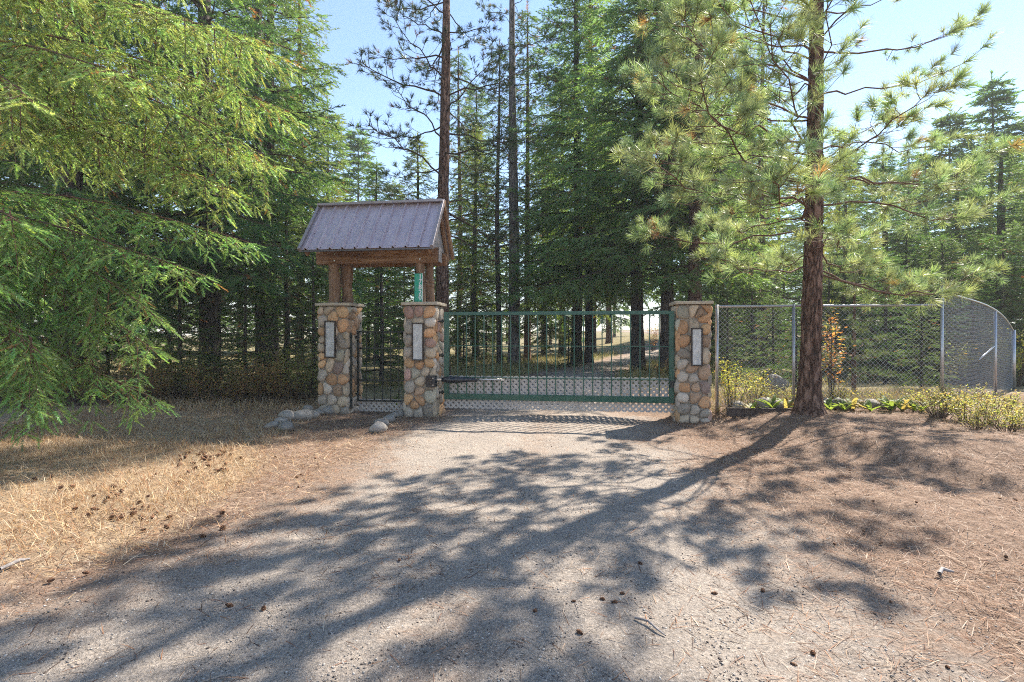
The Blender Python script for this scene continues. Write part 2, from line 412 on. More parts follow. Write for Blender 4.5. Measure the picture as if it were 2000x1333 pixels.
# ------------------------------------------------------------------ small mesh builders (local coordinates)
def box(name, c, s, mat, parent, bev=0.004, rot=None, seg=1, jit=0.0, seed=0):
    bm = bmesh.new(); bmesh.ops.create_cube(bm, size=1.0)
    for v in bm.verts: v.co = Vector((v.co.x * s[0], v.co.y * s[1], v.co.z * s[2]))
    if bev > 0: bmesh.ops.bevel(bm, geom=bm.edges[:], offset=min(bev, min(s) * .4), segments=seg, affect='EDGES', profile=.6)
    if jit:
        bmesh.ops.subdivide_edges(bm, edges=[e for e in bm.edges if e.calc_length() > .12], cuts=3, use_grid_fill=True)
        rg = random.Random(seed)
        for v in bm.verts: v.co += Vector((rg.uniform(-jit, jit), rg.uniform(-jit, jit), rg.uniform(-jit, jit)))
    me = bpy.data.meshes.new(name); bm.to_mesh(me); bm.free()
    o = link(name, me, mat, parent); o.location = c
    if rot: o.rotation_euler = rot
    return o

def rod(name, a, b, r, mat, parent, sides=8, n=2, bulge=None):
    a, b = np.array(a, float), np.array(b, float)
    t = np.linspace(0, 1, n)[:, None]; pts = a + (b - a) * t
    V, F = tube(pts, r if bulge is None else np.array(bulge), sides)
    k = len(V)
    caps = [list(range(sides))[::-1], list(range(k - sides, k))]
    me = bpy.data.meshes.new(name); me.from_pydata([tuple(v) for v in V], [], [tuple(int(i) for i in f) for f in F] + [tuple(c) for c in caps])
    for p in me.polygons: p.use_smooth = len(p.vertices) == 4
    return link(name, me, mat, parent)

TH = R(8.0); GO = Vector((-1.62, 9.0, 0.0))
def L(u, v, z=0.0):
    return Vector((GO.x + u * math.cos(TH) + v * math.sin(TH), GO.y - u * math.sin(TH) + v * math.cos(TH), z))
RZG = -TH

# ---- stone facing: voronoi cells turned into rounded stones
def clip_poly(poly, p, q):
    """keep side nearer p than q"""
    mx, my = (p[0] + q[0]) / 2, (p[1] + q[1]) / 2; dx, dy = q[0] - p[0], q[1] - p[1]
    out = []
    for i in range(len(poly)):
        a = poly[i]; b = poly[(i + 1) % len(poly)]
        da = (a[0] - mx) * dx + (a[1] - my) * dy; db = (b[0] - mx) * dx + (b[1] - my) * dy
        if da <= 0: out.append(a)
        if (da < 0 < db) or (db < 0 < da):
            t = da / (da - db); out.append((a[0] + (b[0] - a[0]) * t, a[1] + (b[1] - a[1]) * t))
    return out

def stone_cells(seeds, w, h, ext=0.018):
    cells = []
    for i, s in enumerate(seeds):
        poly = [(-w / 2 - ext, 0), (w / 2 + ext, 0), (w / 2 + ext, h), (-w / 2 - ext, h)]
        for j, q in enumerate(seeds):
            if i != j and poly: poly = clip_poly(poly, s, q)
        cells.append(poly)
    return cells

def smooth_poly(poly, n=16):
    p = list(poly)
    for _ in range(2):
        q = []
        for i in range(len(p)):
            a = p[i]; b = p[(i + 1) % len(p)]
            q += [(a[0] * .75 + b[0] * .25, a[1] * .75 + b[1] * .25), (a[0] * .25 + b[0] * .75, a[1] * .25 + b[1] * .75)]
        p = q
    P = np.array(p); cc = P.mean(0)
    d = np.linalg.norm(np.roll(P, -1, 0) - P, axis=1); s = np.concatenate([[0], np.cumsum(d)])
    t = np.linspace(0, s[-1], n, endpoint=False); PP = np.vstack([P, P[:1]])
    return np.stack([np.interp(t, s, PP[:, 0]), np.interp(t, s, PP[:, 1])], 1), cc

def stone_mesh(poly, gap, depth, rg):
    P, cc = smooth_poly(poly, 14)
    rel = P - cc; rr = np.linalg.norm(rel, axis=1, keepdims=True)
    rel = rel * np.maximum(rr - gap, rr * .55) / np.maximum(rr, 1e-6)
    tilt = np.array([rg.uniform(-.12, .12), rg.uniform(-.15, .1)])
    V = []
    for k, (sc, dp) in enumerate(((1.0, -.02), (1.0, depth * .30), (.88, depth * .70), (.62, depth * .95), (.30, depth * 1.04))):
        for q in rel * sc:
            jz = rg.uniform(-.11, .11) * depth if k > 1 else 0
            V.append((q[0], -(dp + jz + (q @ tilt if k > 0 else 0)), q[1]))
    V.append((0, -depth * 1.06, 0)); n = 14; F = []
    for k in range(4):
        for i in range(n):
            j = (i + 1) % n; F.append((k * n + i, k * n + j, (k + 1) * n + j, (k + 1) * n + i))
    F += [(4 * n + i, 4 * n + (i + 1) % n, 5 * n) for i in range(n)]
    return V, F, cc

def face_stones(root, seeds, cols, w, h, place, rz, seed, z0=0.0):
    rg = random.Random(seed)
    for poly, k in zip(stone_cells(seeds, w, h), cols):
        if len(poly) < 3: continue
        V, F, cc = stone_mesh(poly, 0.006, rg.uniform(.032, .055), rg)
        me = bpy.data.meshes.new('stone'); me.from_pydata(V, [], F)
        for p in me.polygons: p.use_smooth = True
        o = link('stone', me, M['st_' + k], root)
        p = place(cc[0]); o.location = (p[0], p[1], z0 + cc[1]); o.rotation_euler = (0, 0, rz)

def rnd_seeds(w, h, n, seed, pal):
    rs = np.random.RandomState(seed); P = np.stack([rs.uniform(-w / 2, w / 2, n), rs.uniform(0, h, n)], 1)
    for _ in range(5):                                             # spread apart
        for i in range(n):
            d = P[i] - P; r = np.linalg.norm(d, axis=1); r[i] = 9
            k = r < .17; P[i] += (d[k] / r[k][:, None] * (.17 - r[k])[:, None] * .4).sum(0)
        P[:, 0] = np.clip(P[:, 0], -w / 2, w / 2); P[:, 1] = np.clip(P[:, 1], .02, h - .02)
    return [tuple(p) for p in P], [pal[rs.randint(len(pal))] for _ in range(n)]

P1 = "290,170,t 215,165,t 235,265,g 440,185,O 345,225,O 455,310,o 230,375,O 225,440,t 228,515,t 222,605,O 440,470,d 445,590,n 505,600,t 240,660,O 400,705,u 230,760,g 310,680,t 338,815,o 455,805,o 212,905,O 290,895,l 405,915,b 240,1010,g 335,1000,l 490,900,t 450,1020,t 250,1085,g 370,1090,t 480,1100,g 500,730,l 330,350,t 330,500,t 510,420,t"
P2 = "1030,190,p 1120,180,p 1225,195,o 1020,320,g 1245,285,l 1240,380,o 1020,460,g 1245,465,p 1020,550,g 1245,560,t 1040,650,O 1130,670,o 1232,650,O 1012,740,p 1090,735,n 1200,722,t 1150,815,t 1042,875,g 1235,830,d 1130,905,b 1012,975,O 1142,975,o 1215,945,n 1085,1025,o 1020,1095,g 1125,1100,g 1215,1085,d 1115,300,t 1115,480,t 1110,590,t 1270,740,t"
P3 = "1690,140,n 1765,130,t 1830,150,b 1885,115,o 1855,188,o 1680,250,o 1868,260,O 1690,350,o 1862,350,b 1690,430,d 1868,430,t 1690,500,g 1690,590,g 1855,580,b 1740,530,b 1765,600,g 1700,662,o 1790,660,b 1862,650,u 1690,730,l 1780,730,b 1852,770,o 1690,810,g 1790,820,g 1855,840,g 1690,890,t 1780,890,t 1862,890,g 1780,250,t 1780,380,t"
def parse(s, x0, x1, y0, y1, w, h):
    S, K = [], []
    for t in s.split():
        a, b, k = t.split(','); S.append(((float(a) - x0) / (x1 - x0) * w - w / 2, h * (1 - (float(b) - y0) / (y1 - y0)))); K.append(k)
    return S, K

def mat_plaque():
    m, nt, b = new_mat('plaque_panel')
    v = coords(nt, 'Object', (60, 60, 14)); f = texnoise(nt, 1.0, 6, .75, v); g = texnoise(nt, 6, 4, .6, coords(nt, 'Object'))
    c = ramp(nt, math_n(nt, 'ADD', math_n(nt, 'MULTIPLY', f, .6), math_n(nt, 'MULTIPLY', g, .4)), [(0.34, (0.10, 0.10, 0.10)), (0.44, (0.42, 0.41, 0.39)), (0.62, (0.66, 0.65, 0.62))])
    nt.links.new(c, b.inputs['Base Color']); b.inputs['Roughness'].default_value = 0.3
    return m
M['plaque'] = mat_plaque()

def pillar(u, v0, w, z0, z1, src, box_src, label, seed, plq):
    loc = L(u, v0, z0); root = empty('stone_pillar', loc, RZG)
    tag(root, label, 'pillar', 'stone gate pillars')
    h = z1 - z0 - .06
    box('mortar_core', (0, w / 2, h / 2 - .1), (w - .03, w - .03, h + .2), M['mortar'], root, .03, seg=2)
    S, K = parse(src, *box_src, w, h)
    face_stones(root, S, K, w, h, lambda a: (a, .015), 0, seed)
    for k, (pl, rz) in enumerate(((lambda a: (w / 2 - .015, w / 2 + a), R(90)), (lambda a: (-w / 2 + .015, w / 2 - a), R(-90)), (lambda a: (-a, w - .015), R(180)))):
        if k == 2: continue
        S, K = rnd_seeds(w, h, 36, seed + 7 + k, 'ttgglOonpltb')
        face_stones(root, S, K, w, h, pl, rz, seed + 3 + k)
    S, K = rnd_seeds(w, h, 26, seed + 17, 'ttgglOb'); face_stones(root, S, K, w, h, lambda a: (-a, w - .015), R(180), seed + 9)
    box('cap_stone', (0, w / 2, h + .03), (w + .095, w + .095, .052), M['cap'], root, .012, seg=2, jit=.004, seed=seed)
    # framed panel
    p = empty('wall_plaque', L(u + plq[0], v0 - .045, z0 + plq[1]), RZG)
    return root, p

WP = .56
pil1, pl1 = pillar(-1.62, 0, WP, Tz(*L(-1.62, 0)[:2]) - .03, 2.02, P1, (200, 505, 130, 1135), 'stone gate pillar at the far left, under the roof, with dark oblong stone', 11, (-.03, 1.36))
pil2, pl2 = pillar(0.0, 0, WP, Tz(*L(0, 0)[:2]) - .06, 2.02, P2, (985, 1290, 130, 1160), 'stone gate pillar between the small gate and the wide green gate', 23, (-.02, 1.38))
pil3, pl3 = pillar(4.64, .05, .51, Tz(*L(4.66, 0)[:2]) - .06, 2.00, P3, (1635, 1905, 95, 925), 'stone gate pillar with orange stones right of the wide green gate', 37, (.04, 1.30))

def plaque(root, w, h, label):
    tag(root, label, 'plaque', 'framed panels on the gate pillars')
    fw = .022
    box('panel', (0, .0, 0), (w - .01, .016, h - .01), M['plaque'], root, .001)
    for (c, s) in (((0, -.006, h / 2), (w + fw, .034, fw)), ((0, -.006, -h / 2), (w + fw, .034, fw)), ((-w / 2, -.0065, 0), (fw, .032, h - fw)), ((w / 2, -.0065, 0), (fw, .032, h - fw))):
        box('frame', c, s, M['frame_dark'], root, .003)
plaque(pl1, .19, .64, 'tall narrow white panel in dark frame on the far left pillar')
plaque(pl2, .19, .64, 'tall narrow white panel in dark frame on the pillar between both gates')
plaque(pl3, .16, .60, 'tall narrow stained panel in dark frame on the pillar beside the chain-link fence')

# control box on the middle pillar
cb = empty('gate_control_box', L(.22, -.06, .52), RZG); tag(cb, 'small dark box with open front set in the middle pillar by the gate arm', 'box')
box('housing', (0, .03, .11), (.17, .13, .20), M['plastic_black'], cb, .008)
box('cover', (-.02, -.042, .12), (.11, .012, .13), M['frame_dark'], cb, .004)
for s in (-1, 1): rod('bolt', (.05, -.036, .11 + s * .06), (.05, -.05, .11 + s * .06), .010, M['steel'], cb)

# ------------------------------------------------------------------ little gate house: posts, beams, roof
rh = empty('gate_roof', L(-.81, WP / 2, 2.02), RZG)
tag(rh, 'small gabled purple-grey metal roof on log posts above the pedestrian gate', 'gate roof')
for u, n in ((-.81, 1), (.81, 2)):
    for k, (du, dv, r) in enumerate(((-.05, -.13, .105), (.085, .10, .105))):
        if n == 2: du, r = (-.035, .085) if k == 0 else (.065, .08)
        hh = .72 if k == 0 else .74
        t = np.linspace(0, 1, 9); rg = np.random.RandomState(n * 7 + k)
        pts = np.stack([u + du + .008 * np.sin(t * 5 + k), dv + 0 * t, t * hh - .01], 1)
        V, F = tube(pts, r * (1 + .06 * rg.randn(9)), 14)
        me = np_mesh('log_post', V, F, smooth=True); link('log_post', me, M['log'], rh)
    for z, dv in ((.42, .0), (.35, .0)):
        rod('cross_tie', (u - .12, dv - .02 + (z - .38), z), (u + .16, dv + .06, z - .04), .032, M['log'], rh, 8)
bl = 2.30
box('front_beam', (-.02, -.16, .83), (bl, .17, .27), M['beam'], rh, .035, seg=2, jit=.003, seed=4)
box('rear_beam', (.02, .20, .80), (bl, .15, .22), M['beam'], rh, .03, seg=2, jit=.003, seed=5)
box('beam_end', (bl / 2 - .008, -.16, .83), (.018, .168, .262), M['greywood'], rh, .004)
for x in (-.80, .80):
    for z in (.76, .88): rod('bolt', (x, -.235, z), (x, -.255, z), .014, M['steel'], rh)
# roof planes: v run, rise
v_e, z_e, v_r, z_r = -.66, .90, .04, 1.83
v_b, z_b = .72, .90
rl = 2.36; uc = -0.04
def slope(va, za, vb, zb, name):
    """one ribbed metal sheet from eave (va,za) to ridge (vb,zb)"""
    prof = []; pitch = .226; x = -rl / 2
    xs = [(-rl / 2, 0)]
    k = -rl / 2 + .10
    while k < rl / 2 - .03:
        xs += [(k - .026, 0), (k - .010, .040), (k + .010, .040), (k + .026, 0)]; k += pitch
    xs += [(rl / 2, 0)]
    d = Vector((0, vb - va, zb - za)); ln = d.length; d.normalize(); nrm_ = Vector((0, -d.z, d.y)) if vb > va else Vector((0, d.z, -d.y))
    V, F = [], []
    for s in np.linspace(0, 1, 9):
        for (x, hgt) in xs:
            p = Vector((uc + x, va, za)) + d * (ln * s) + nrm_ * (hgt + .0015 * math.sin(x * 9 + s * 5)); V.append(p)
    m = len(xs)
    for a in range(8):
        for b in range(m - 1): F.append((a * m + b, a * m + b + 1, a * m + m + b + 1, a * m + m + b))
    me = bpy.data.meshes.new(name); me.from_pydata(V, [], F)
    o = link(name, me, M['roof'], rh)
    sm = o.modifiers.new('thickness', 'SOLIDIFY'); sm.thickness = .006; sm.offset = -1
    # screws
    if vb > va:
        k = -rl / 2 + .10
        while k < rl / 2 - .03:
            for s in (.04, .35, .70):
                for off in (.035,):
                    p = Vector((uc + k + off, va, za)) + d * (ln * s); q = p + nrm_ * .007
                    rod('screw', p, q, .0065, M['screw'], o, 6)
            k += pitch
    return o
slope(v_e, z_e, v_r, z_r, 'front_roof_sheet'); slope(v_b, z_b, v_r, z_r, 'rear_roof_sheet')
def trim(name, pts, w, h, mat):
    a, b = Vector(pts[0]), Vector(pts[1]); d = b - a
    o = box(name, (a + b) / 2, (d.length, w, h), mat, rh, .004)
    o.rotation_euler = d.to_track_quat('X', 'Z').to_euler(); return o
trim('ridge_cap', ((uc - rl / 2 - .01, v_r - .055, z_r + .005), (uc + rl / 2 + .01, v_r - .055, z_r + .005)), .13, .045, M['roof_trim'])
for s in (-1, 1):
    xx = uc + s * (rl / 2 + .008)
    trim('rake_trim', ((xx, v_e - .01, z_e - .012), (xx, v_r, z_r + .01)), .05, .10, M['roof_trim'])
    trim('rake_trim', ((xx, v_b, z_b - .012), (xx, v_r, z_r + .01)), .05, .10, M['beam'])
    trim('rafter', ((xx - s * .07, v_e + .09, z_e - .06), (xx - s * .07, v_r, z_r - .14)), .05, .11, M['beam'])
    trim('rafter', ((xx - s * .07, v_b - .09, z_b - .06), (xx - s * .07, v_r, z_r - .14)), .05, .11, M['beam'])
    gab = bpy.data.meshes.new('gable_board')
    gx_ = xx - s * .11
    gv = [(gx_, v_e + .12, z_e + .06), (gx_, v_b - .12, z_b + .06), (gx_, v_r, z_r - .10)]; gv += [(x - s * .02, y, z) for x, y, z in gv]
    gab.from_pydata(gv, [], [(0, 1, 2), (5, 4, 3), (0, 3, 4, 1), (1, 4, 5, 2), (2, 5, 3, 0)]); link('gable_board', gab, M['greywood'], rh)
trim('eave_strip', ((uc - rl / 2, v_e + .015, z_e - .025), (uc + rl / 2, v_e + .015, z_e - .025)), .02, .03, M['screw'])
for k in range(9): box('purlin', (uc, v_e + .10 + .07 * k, z_e + .03 + .093 * k), (rl - .06, .06, .016), M['beam'], rh, .002, rot=(R(53), 0, 0))

# address sign
sg = empty('address_sign', L(-.035, .045, 2.02), RZG); tag(sg, 'green vertical address sign reading 17820 on the right log post', 'sign')
box('sign_plate', (0, 0, .255), (.155, .006, .50), M['signgreen'], sg, .002)
box('white_edge', (.073, -.0045, .255), (.010, .004, .496), M['white'], sg, .001)
for i, ch in enumerate('17820'):
    cu = bpy.data.curves.new('digit', 'FONT'); cu.body = ch; cu.size = .115; cu.extrude = .0012; cu.align_x = 'CENTER'; cu.offset = .0022
    t = bpy.data.objects.new('tmp', cu); C.objects.link(t)
    me = bpy.data.meshes.new_from_object(t.evaluated_get(bpy.context.evaluated_depsgraph_get())); bpy.data.objects.remove(t)
    me.materials.clear(); o = link('digit', me, M['white'], sg); o.location = (.028, -.0055, .425 - i * .0925 - .012); o.rotation_euler = (R(90), 0, 0)

# ------------------------------------------------------------------ wide green gate
GU0, GU1, GV = .40, 4.35, .16
gl = GU1 - GU0
gz0 = .30; gz1 = 1.845                                          # bottom / top of the frame
gt = empty('driveway_gate', L(GU0, GV, 0), RZG); tag(gt, 'wide dark green metal driveway gate with thin vertical bars', 'gate')
pw = .085
box('hinge_stile', (pw / 2, 0, (gz0 + gz1) / 2), (pw, .06, gz1 - gz0), M['green'], gt, .004)
box('latch_stile', (gl - pw / 2, 0, (gz0 + gz1) / 2), (pw, .06, gz1 - gz0), M['green'], gt, .004)
box('top_rail', (gl / 2, .001, gz1 - .03), (gl - 2 * pw, .056, .06), M['green'], gt, .004)
box('bottom_rail', (gl / 2, .001, gz0 + .05), (gl - 2 * pw, .056, .10), M['green'], gt, .004)
for i in range(23):
    x = pw + (i + 1) * (gl - 2 * pw) / 24
    box('bar', (x, 0.002, (gz0 + gz1) / 2 + .02), (.018, .016, gz1 - gz0 - .15), M['green'], gt, .002)
for z in (.685, 1.245): box('cross_rod', (gl / 2, .018, z), (gl - 2 * pw, .014, .014), M['green'], gt, .002)
for z in (.42, 1.08, 1.68):
    box('hinge', (-.05, -.01, z), (.14, .03, .028), M['blackiron'], gt, .004); rod('hinge_pin', (-.03, -.035, z - .035), (-.03, -.035, z + .035), .015, M['blackiron'], gt)
# latch on the closing side
box('latch', (gl - .02, -.04, .62), (.12, .02, .12), M['blackiron'], gt, .004)

def lattice(root, x0, x1, z0, z1, v, pitch, wd):
    pan = empty('lattice_panel', (0, 0, 0), 0, root)
    k = 0
    for sgn in (1, -1):
        s = x0 - (z1 - z0)
        while s < x1 + (z1 - z0):
            # line x = s + sgn*(z-z0), clipped to the panel
            if sgn > 0: a, b = max(x0, s), min(x1, s + (z1 - z0)); za, zb = z0 + a - s, z0 + b - s
            else: a, b = max(x0, s - (z1 - z0)), min(x1, s); za, zb = z0 + s - a, z0 + s - b
            if b - a > .02:
                dx = wd / math.sqrt(2) ; q = .004 * sgn
                V = []
                for dy in (v + q - .0035, v + q + .0035):
                    V += [(a - dx, dy, za), (a + dx, dy, za), (b + dx, dy, zb), (b - dx, dy, zb)]
                me = bpy.data.meshes.new('slat'); me.from_pydata(V, [], [(0, 1, 2, 3), (7, 6, 5, 4), (0, 4, 5, 1), (1, 5, 6, 2), (2, 6, 7, 3), (3, 7, 4, 0)])
                link('slat', me, M['lattice'], pan); k += 1
            s += pitch
    return pan
lattice(gt, .0, gl, .13, .715, .06, .098, .036)

# swing arm opener
ar = empty('gate_opener_arm', L(.40, -.02, .66), RZG + R(2)); tag(ar, 'black swing arm gate opener between pillar and green gate', 'gate opener')
rod('motor_tube', (0.0, 0, 0), (.62, .02, 0), .045, M['plastic_black'], ar, 14, 9, bulge=[.030, .052, .060, .060, .056, .046, .036, .036, .034])
rod('push_rod', (.60, .02, 0), (1.05, .07, .005), .016, M['steel'], ar, 8)
box('bracket', (-.07, .03, 0), (.16, .03, .035), M['steel'], ar, .004); box('rod_bracket', (1.06, .10, 0), (.05, .10, .03), M['steel'], ar, .003)

# pedestrian gate
pg0, pg1 = -1.30, -.32; pl_ = pg1 - pg0
pg = empty('pedestrian_gate', L(pg0, .30, 0), RZG); tag(pg, 'narrow black iron pedestrian gate under the small metal roof', 'gate')
for x in (.02, pl_ - .02): box('stile', (x, 0, .86), (.035, .035, 1.30), M['blackiron'], pg, .003)
for z in (1.495, 1.19, .60, .225): box('rail', (pl_ / 2, .001, z), (pl_ - .075, .03, .03), M['blackiron'], pg, .003)
for i in range(5): box('bar', (.02 + (i + 1) * (pl_ - .04) / 6, .002, .86), (.016, .016, 1.24), M['blackiron'], pg, .002)
for z in (.35, 1.40): box('hinge', (-.03, -.01, z), (.10, .03, .03), M['blackiron'], pg, .003)
box('latch', (pl_ - .03, -.03, 1.30), (.09, .03, .06), M['blackiron'], pg, .003)
lattice(pg, .0, pl_, .02, .25, .04, .098, .036)
hp = empty('hinge_post', L(-1.335, .06, 0), RZG); tag(hp, 'flat black steel strip up the side of the far left pillar', 'post')
box('strip', (.03, 0, .80), (.03, .05, 1.35), M['blackiron'], hp, .003); box('foot_plate', (.03, 0, .12), (.06, .07, .012), M['blackiron'], hp, .002)

# ------------------------------------------------------------------ chain-link fence
FA = Vector((3.42, 8.62)); FB = Vector((6.95, 8.28)); FC = Vector((11.75, 12.0))
fe = empty('chain_link_fence', (FA.x, FA.y, .2), 0); tag(fe, 'galvanised chain-link fence running right from the stone pillar behind the pine', 'fence')
def fpt(p, z): return (p.x - FA.x, p.y - FA.y, z - .2)
def wires(P, Q, zb, top, step, rad, name):
    bag = Bag(); ln = (Q - P).length; d = (Q - P) / ln
    for sgn in (1, -1):
        s = -3.0
        while s < ln + 3.0:
            zz = np.arange(zb, 2.6, .03); xx = s + sgn * (zz - zb)
            ok = (xx >= 0) & (xx <= ln) & (zz <= np.array([top(min(max(x / ln, 0), 1)) for x in xx]))
            if ok.sum() >= 2:
                i0, i1 = np.where(ok)[0][[0, -1]]
                off = .003 * sgn
                A = (P.x + d.x * xx[i0] - d.y * off - FA.x, P.y + d.y * xx[i0] + d.x * off - FA.y, zz[i0] - .2)
                B = (P.x + d.x * xx[i1] - d.y * off - FA.x, P.y + d.y * xx[i1] + d.x * off - FA.y, zz[i1] - .2)
                V, F = tube([A, B], rad, 3); bag.add(V, F)
            s += step
    return link(name, bag.mesh(name), M['galv'], fe)
ZR = 1.92
wires(FA, FB, .24, lambda t: ZR, .078, .0023, 'chain_link_mesh')
topc = lambda t: 2.14 - .16 * t - .46 * t ** 4.5
wires(FB, FC, .15, topc, .078, .0023, 'chain_link_mesh')
rod('top_rail', fpt(FA, ZR), fpt(FB, ZR + .005), .021, M['galv'], fe, 10)
FM = FA + (FB - FA) * .355
for p, zt, r in ((FA + Vector((.03, 0)), ZR + .03, .028), (FM, ZR + .03, .026), (FB, 2.24, .025), (FB + (FC - FB) * .67, topc(.67) - .03, .03), (FC, topc(1.0) + .02, .045)):
    rod('post', fpt(p, 0.0), fpt(p, zt), r, M['galv'], fe, 10)
tt = np.linspace(0, 1, 14); cp = [fpt(FB + (FC - FB) * t, topc(t)) for t in tt]
V, F = tube(np.array(cp), .018, 8); link('curved_top_rail', np_mesh('curved_top_rail', V, F, smooth=True), M['galv'], fe)
rod('brace', fpt(FB + (FC - FB) * .42, .95), fpt(FB + (FC - FB) * .66, 1.2), .014, M['galv'], fe, 8)

# ------------------------------------------------------------------ rocks
def rock_mesh(seed, sx, sy, sz):
    bm = bmesh.new(); bmesh.ops.create_icosphere(bm, subdivisions=2, radius=1.0)
    rs = np.random.RandomState(seed); dirs = nrm(rs.randn(11, 3)); offs = rs.uniform(.60, .88, 11)
    for v in bm.verts:
        p = np.array(v.co)
        for d, o in zip(dirs, offs):
            k = p @ d
            if k > o: p = p - d * (k - o) * .8
        p = p * (1 + .035 * rs.randn())
        v.co = Vector((p[0] * sx, p[1] * sy, p[2] * sz))
    me = bpy.data.meshes.new('rock'); bm.to_mesh(me); bm.free()
    for p in me.polygons: p.use_smooth = True
    return me
def rock(px, py, w, seed, label, group, D=None, hk=.62):
    """w: width in photo pixels, (px,py) its foot"""
    D = D or CAMH / ((py - HOR) / FPX)
    for _ in range(3):
        x = (px - 1000) / FPX * D; D = (CAMH - Tz(x, D)) / ((py - HOR) / FPX)
    x = (px - 1000) / FPX * D; s = w * 1.2 / FPX * D / 2
    me = rock_mesh(seed, s * 1.06, s * .85, s * hk)
    o = link('border_rock', me, M['rock']); o.location = (x, D + s * .5, Tz(x, D) + s * hk * .55); o.rotation_euler = (0, 0, seed * 1.7 % 6.28)
    tag(o, label, 'rock', group)
g1 = 'grey rocks edging the path left of the pillars'
for i, (px, py, w, lb) in enumerate([(528, 838, 26, 'small grey rock at the left tip of the rock row'), (552, 843, 34, 'flat grey rock lying in front at the left end of the rock row'),
        (546, 829, 24, 'small grey rock behind the leftmost rocks of the row'), (556, 822, 36, 'rounded grey rock third along the left rock row'),
        (585, 823, 44, 'large pale grey rock in the middle of the left rock row'), (606, 818, 26, 'grey rock just right of the largest rock in the left row'),
        (597, 806, 24, 'small round rock sitting behind the left rock row'), (618, 811, 22, 'small rock in the left row nearing the pillar'),
        (640, 809, 26, 'bluish rock at the foot of the far left pillar'), (655, 806, 20, 'last small rock of the left row touching the pillar')]):
    rock(px, py, w, 100 + i, lb, g1)
g2 = 'grey rocks in the short row before the middle pillar'
for i, (px, py, w, lb) in enumerate([(735, 846, 36, 'pale boulder at the near end of the short rock row'), (745, 834, 30, 'second rock of the short row before the middle pillar'),
        (759, 826, 28, 'third rock of the short row before the middle pillar'), (770, 817, 22, 'fourth rock of the short row before the middle pillar'), (782, 814, 24, 'bluish rock against the foot of the middle pillar')]):
    rock(px, py, w, 130 + i, lb, g2)
g3 = 'weathered stones edging the bed below the fence'
BST = [(1446, 26), (1497, 30), (1524, 26), (1550, 22), (1622, 30), (1648, 34), (1683, 22), (1708, 30), (1740, 26), (1770, 24), (1790, 20)]
for i, (px, w) in enumerate(BST):
    od = ['first', 'second', 'third', 'fourth', 'fifth', 'sixth', 'seventh'][i if i < 4 else i - 4]
    rock(px, 797 + (i % 3) * 2, w, 150 + i, od + [' weathered stone from the pillar, edging the bed left of the pine trunk', ' weathered stone right of the pine trunk along the bed edge'][px > 1580], g3 + (' left of the pine' if px < 1580 else ' right of the pine'), hk=.8)
br = W(1525, 760, 9.4); rock(1522, 770, 40, 177, 'pale boulder standing in the bed behind the chain-link fence', None, hk=1.1)
tb = empty('timber_edging', (3.5, 8.28, Tz(4.1, 8.28)), R(-5)); tag(tb, 'dark timber edging board along the bed right of the pillar', 'board')
box('board', (.60, 0, .0), (1.25, .05, .14), M['darkwood'], tb, .006); 
for x in (.1, 1.1): box('stake', (x, .045, -.02), (.05, .03, .2), M['darkwood'], tb, .004)

# ------------------------------------------------------------------ plants: templates
def fir_template(n, nl, w, seed, flat=.45, ang=52):
    rs = np.random.RandomState(seed); V, F = [], []
    for i in range(n):
        t = (i + rs.rand()) / n; a = R(ang + rs.uniform(-12, 12)) * (1 - .45 * t); ph = (0 if i % 2 else np.pi) + rs.randn() * flat
        l = nl * rs.uniform(.8, 1.15) * (1 - .35 * t ** 3)
        d = np.array([np.cos(a), np.sin(a) * np.cos(ph), np.sin(a) * np.sin(ph) + .12]); b = np.array([t, 0, 0])
        s = np.cross(d, rs.randn(3)); s /= np.linalg.norm(s)
        V += [b - s * w / 2, b + s * w / 2, b + d * l]; F.append((3 * i, 3 * i + 1, 3 * i + 2))
    return np.array(V, np.float32), np.array(F)

def tuft_template(n, seed, w=.022, spread=75, axis=.35):
    """pine tuft: needles of about unit length fanning from the last bit of a shoot lying on +x"""
    rs = np.random.RandomState(seed); V, F = [], []
    for i in range(n):
        t = rs.rand(); a = R(rs.uniform(12, spread)) * (1.15 - .55 * t); ph = rs.rand() * 6.283
        l = rs.uniform(.75, 1.08); b = np.array([-axis * (1 - t), 0, 0])
        d = np.array([np.cos(a), np.sin(a) * np.cos(ph), np.sin(a) * np.sin(ph)])
        s = np.cross(d, rs.randn(3)); s /= np.linalg.norm(s)
        m = b + d * l * .6; e = b + d * l + np.array([0, 0, -.10 * l])
        k = len(V); V += [b - s * w / 2, b + s * w / 2, m - s * w / 2.4, m + s * w / 2.4, e]
        F += [(k, k + 1, k + 3), (k, k + 3, k + 2), (k + 2, k + 3, k + 4)]
    return np.array(V, np.float32), np.array(F)

def hsv_var(rs, base, k, sat=.16, val=.25):
    b = np.tile(np.array(base, np.float32), (k, 1))
    b *= (1 + val * (rs.rand(k, 1) * 2 - 1)); b[:, 0] *= 1 + sat * (rs.rand(k) * 2 - 1); b[:, 2] *= 1 + sat * (rs.rand(k) * 2 - 1)
    return np.clip(b, .004, .9)

def unit(rs): v = rs.randn(3); return v / np.linalg.norm(v)

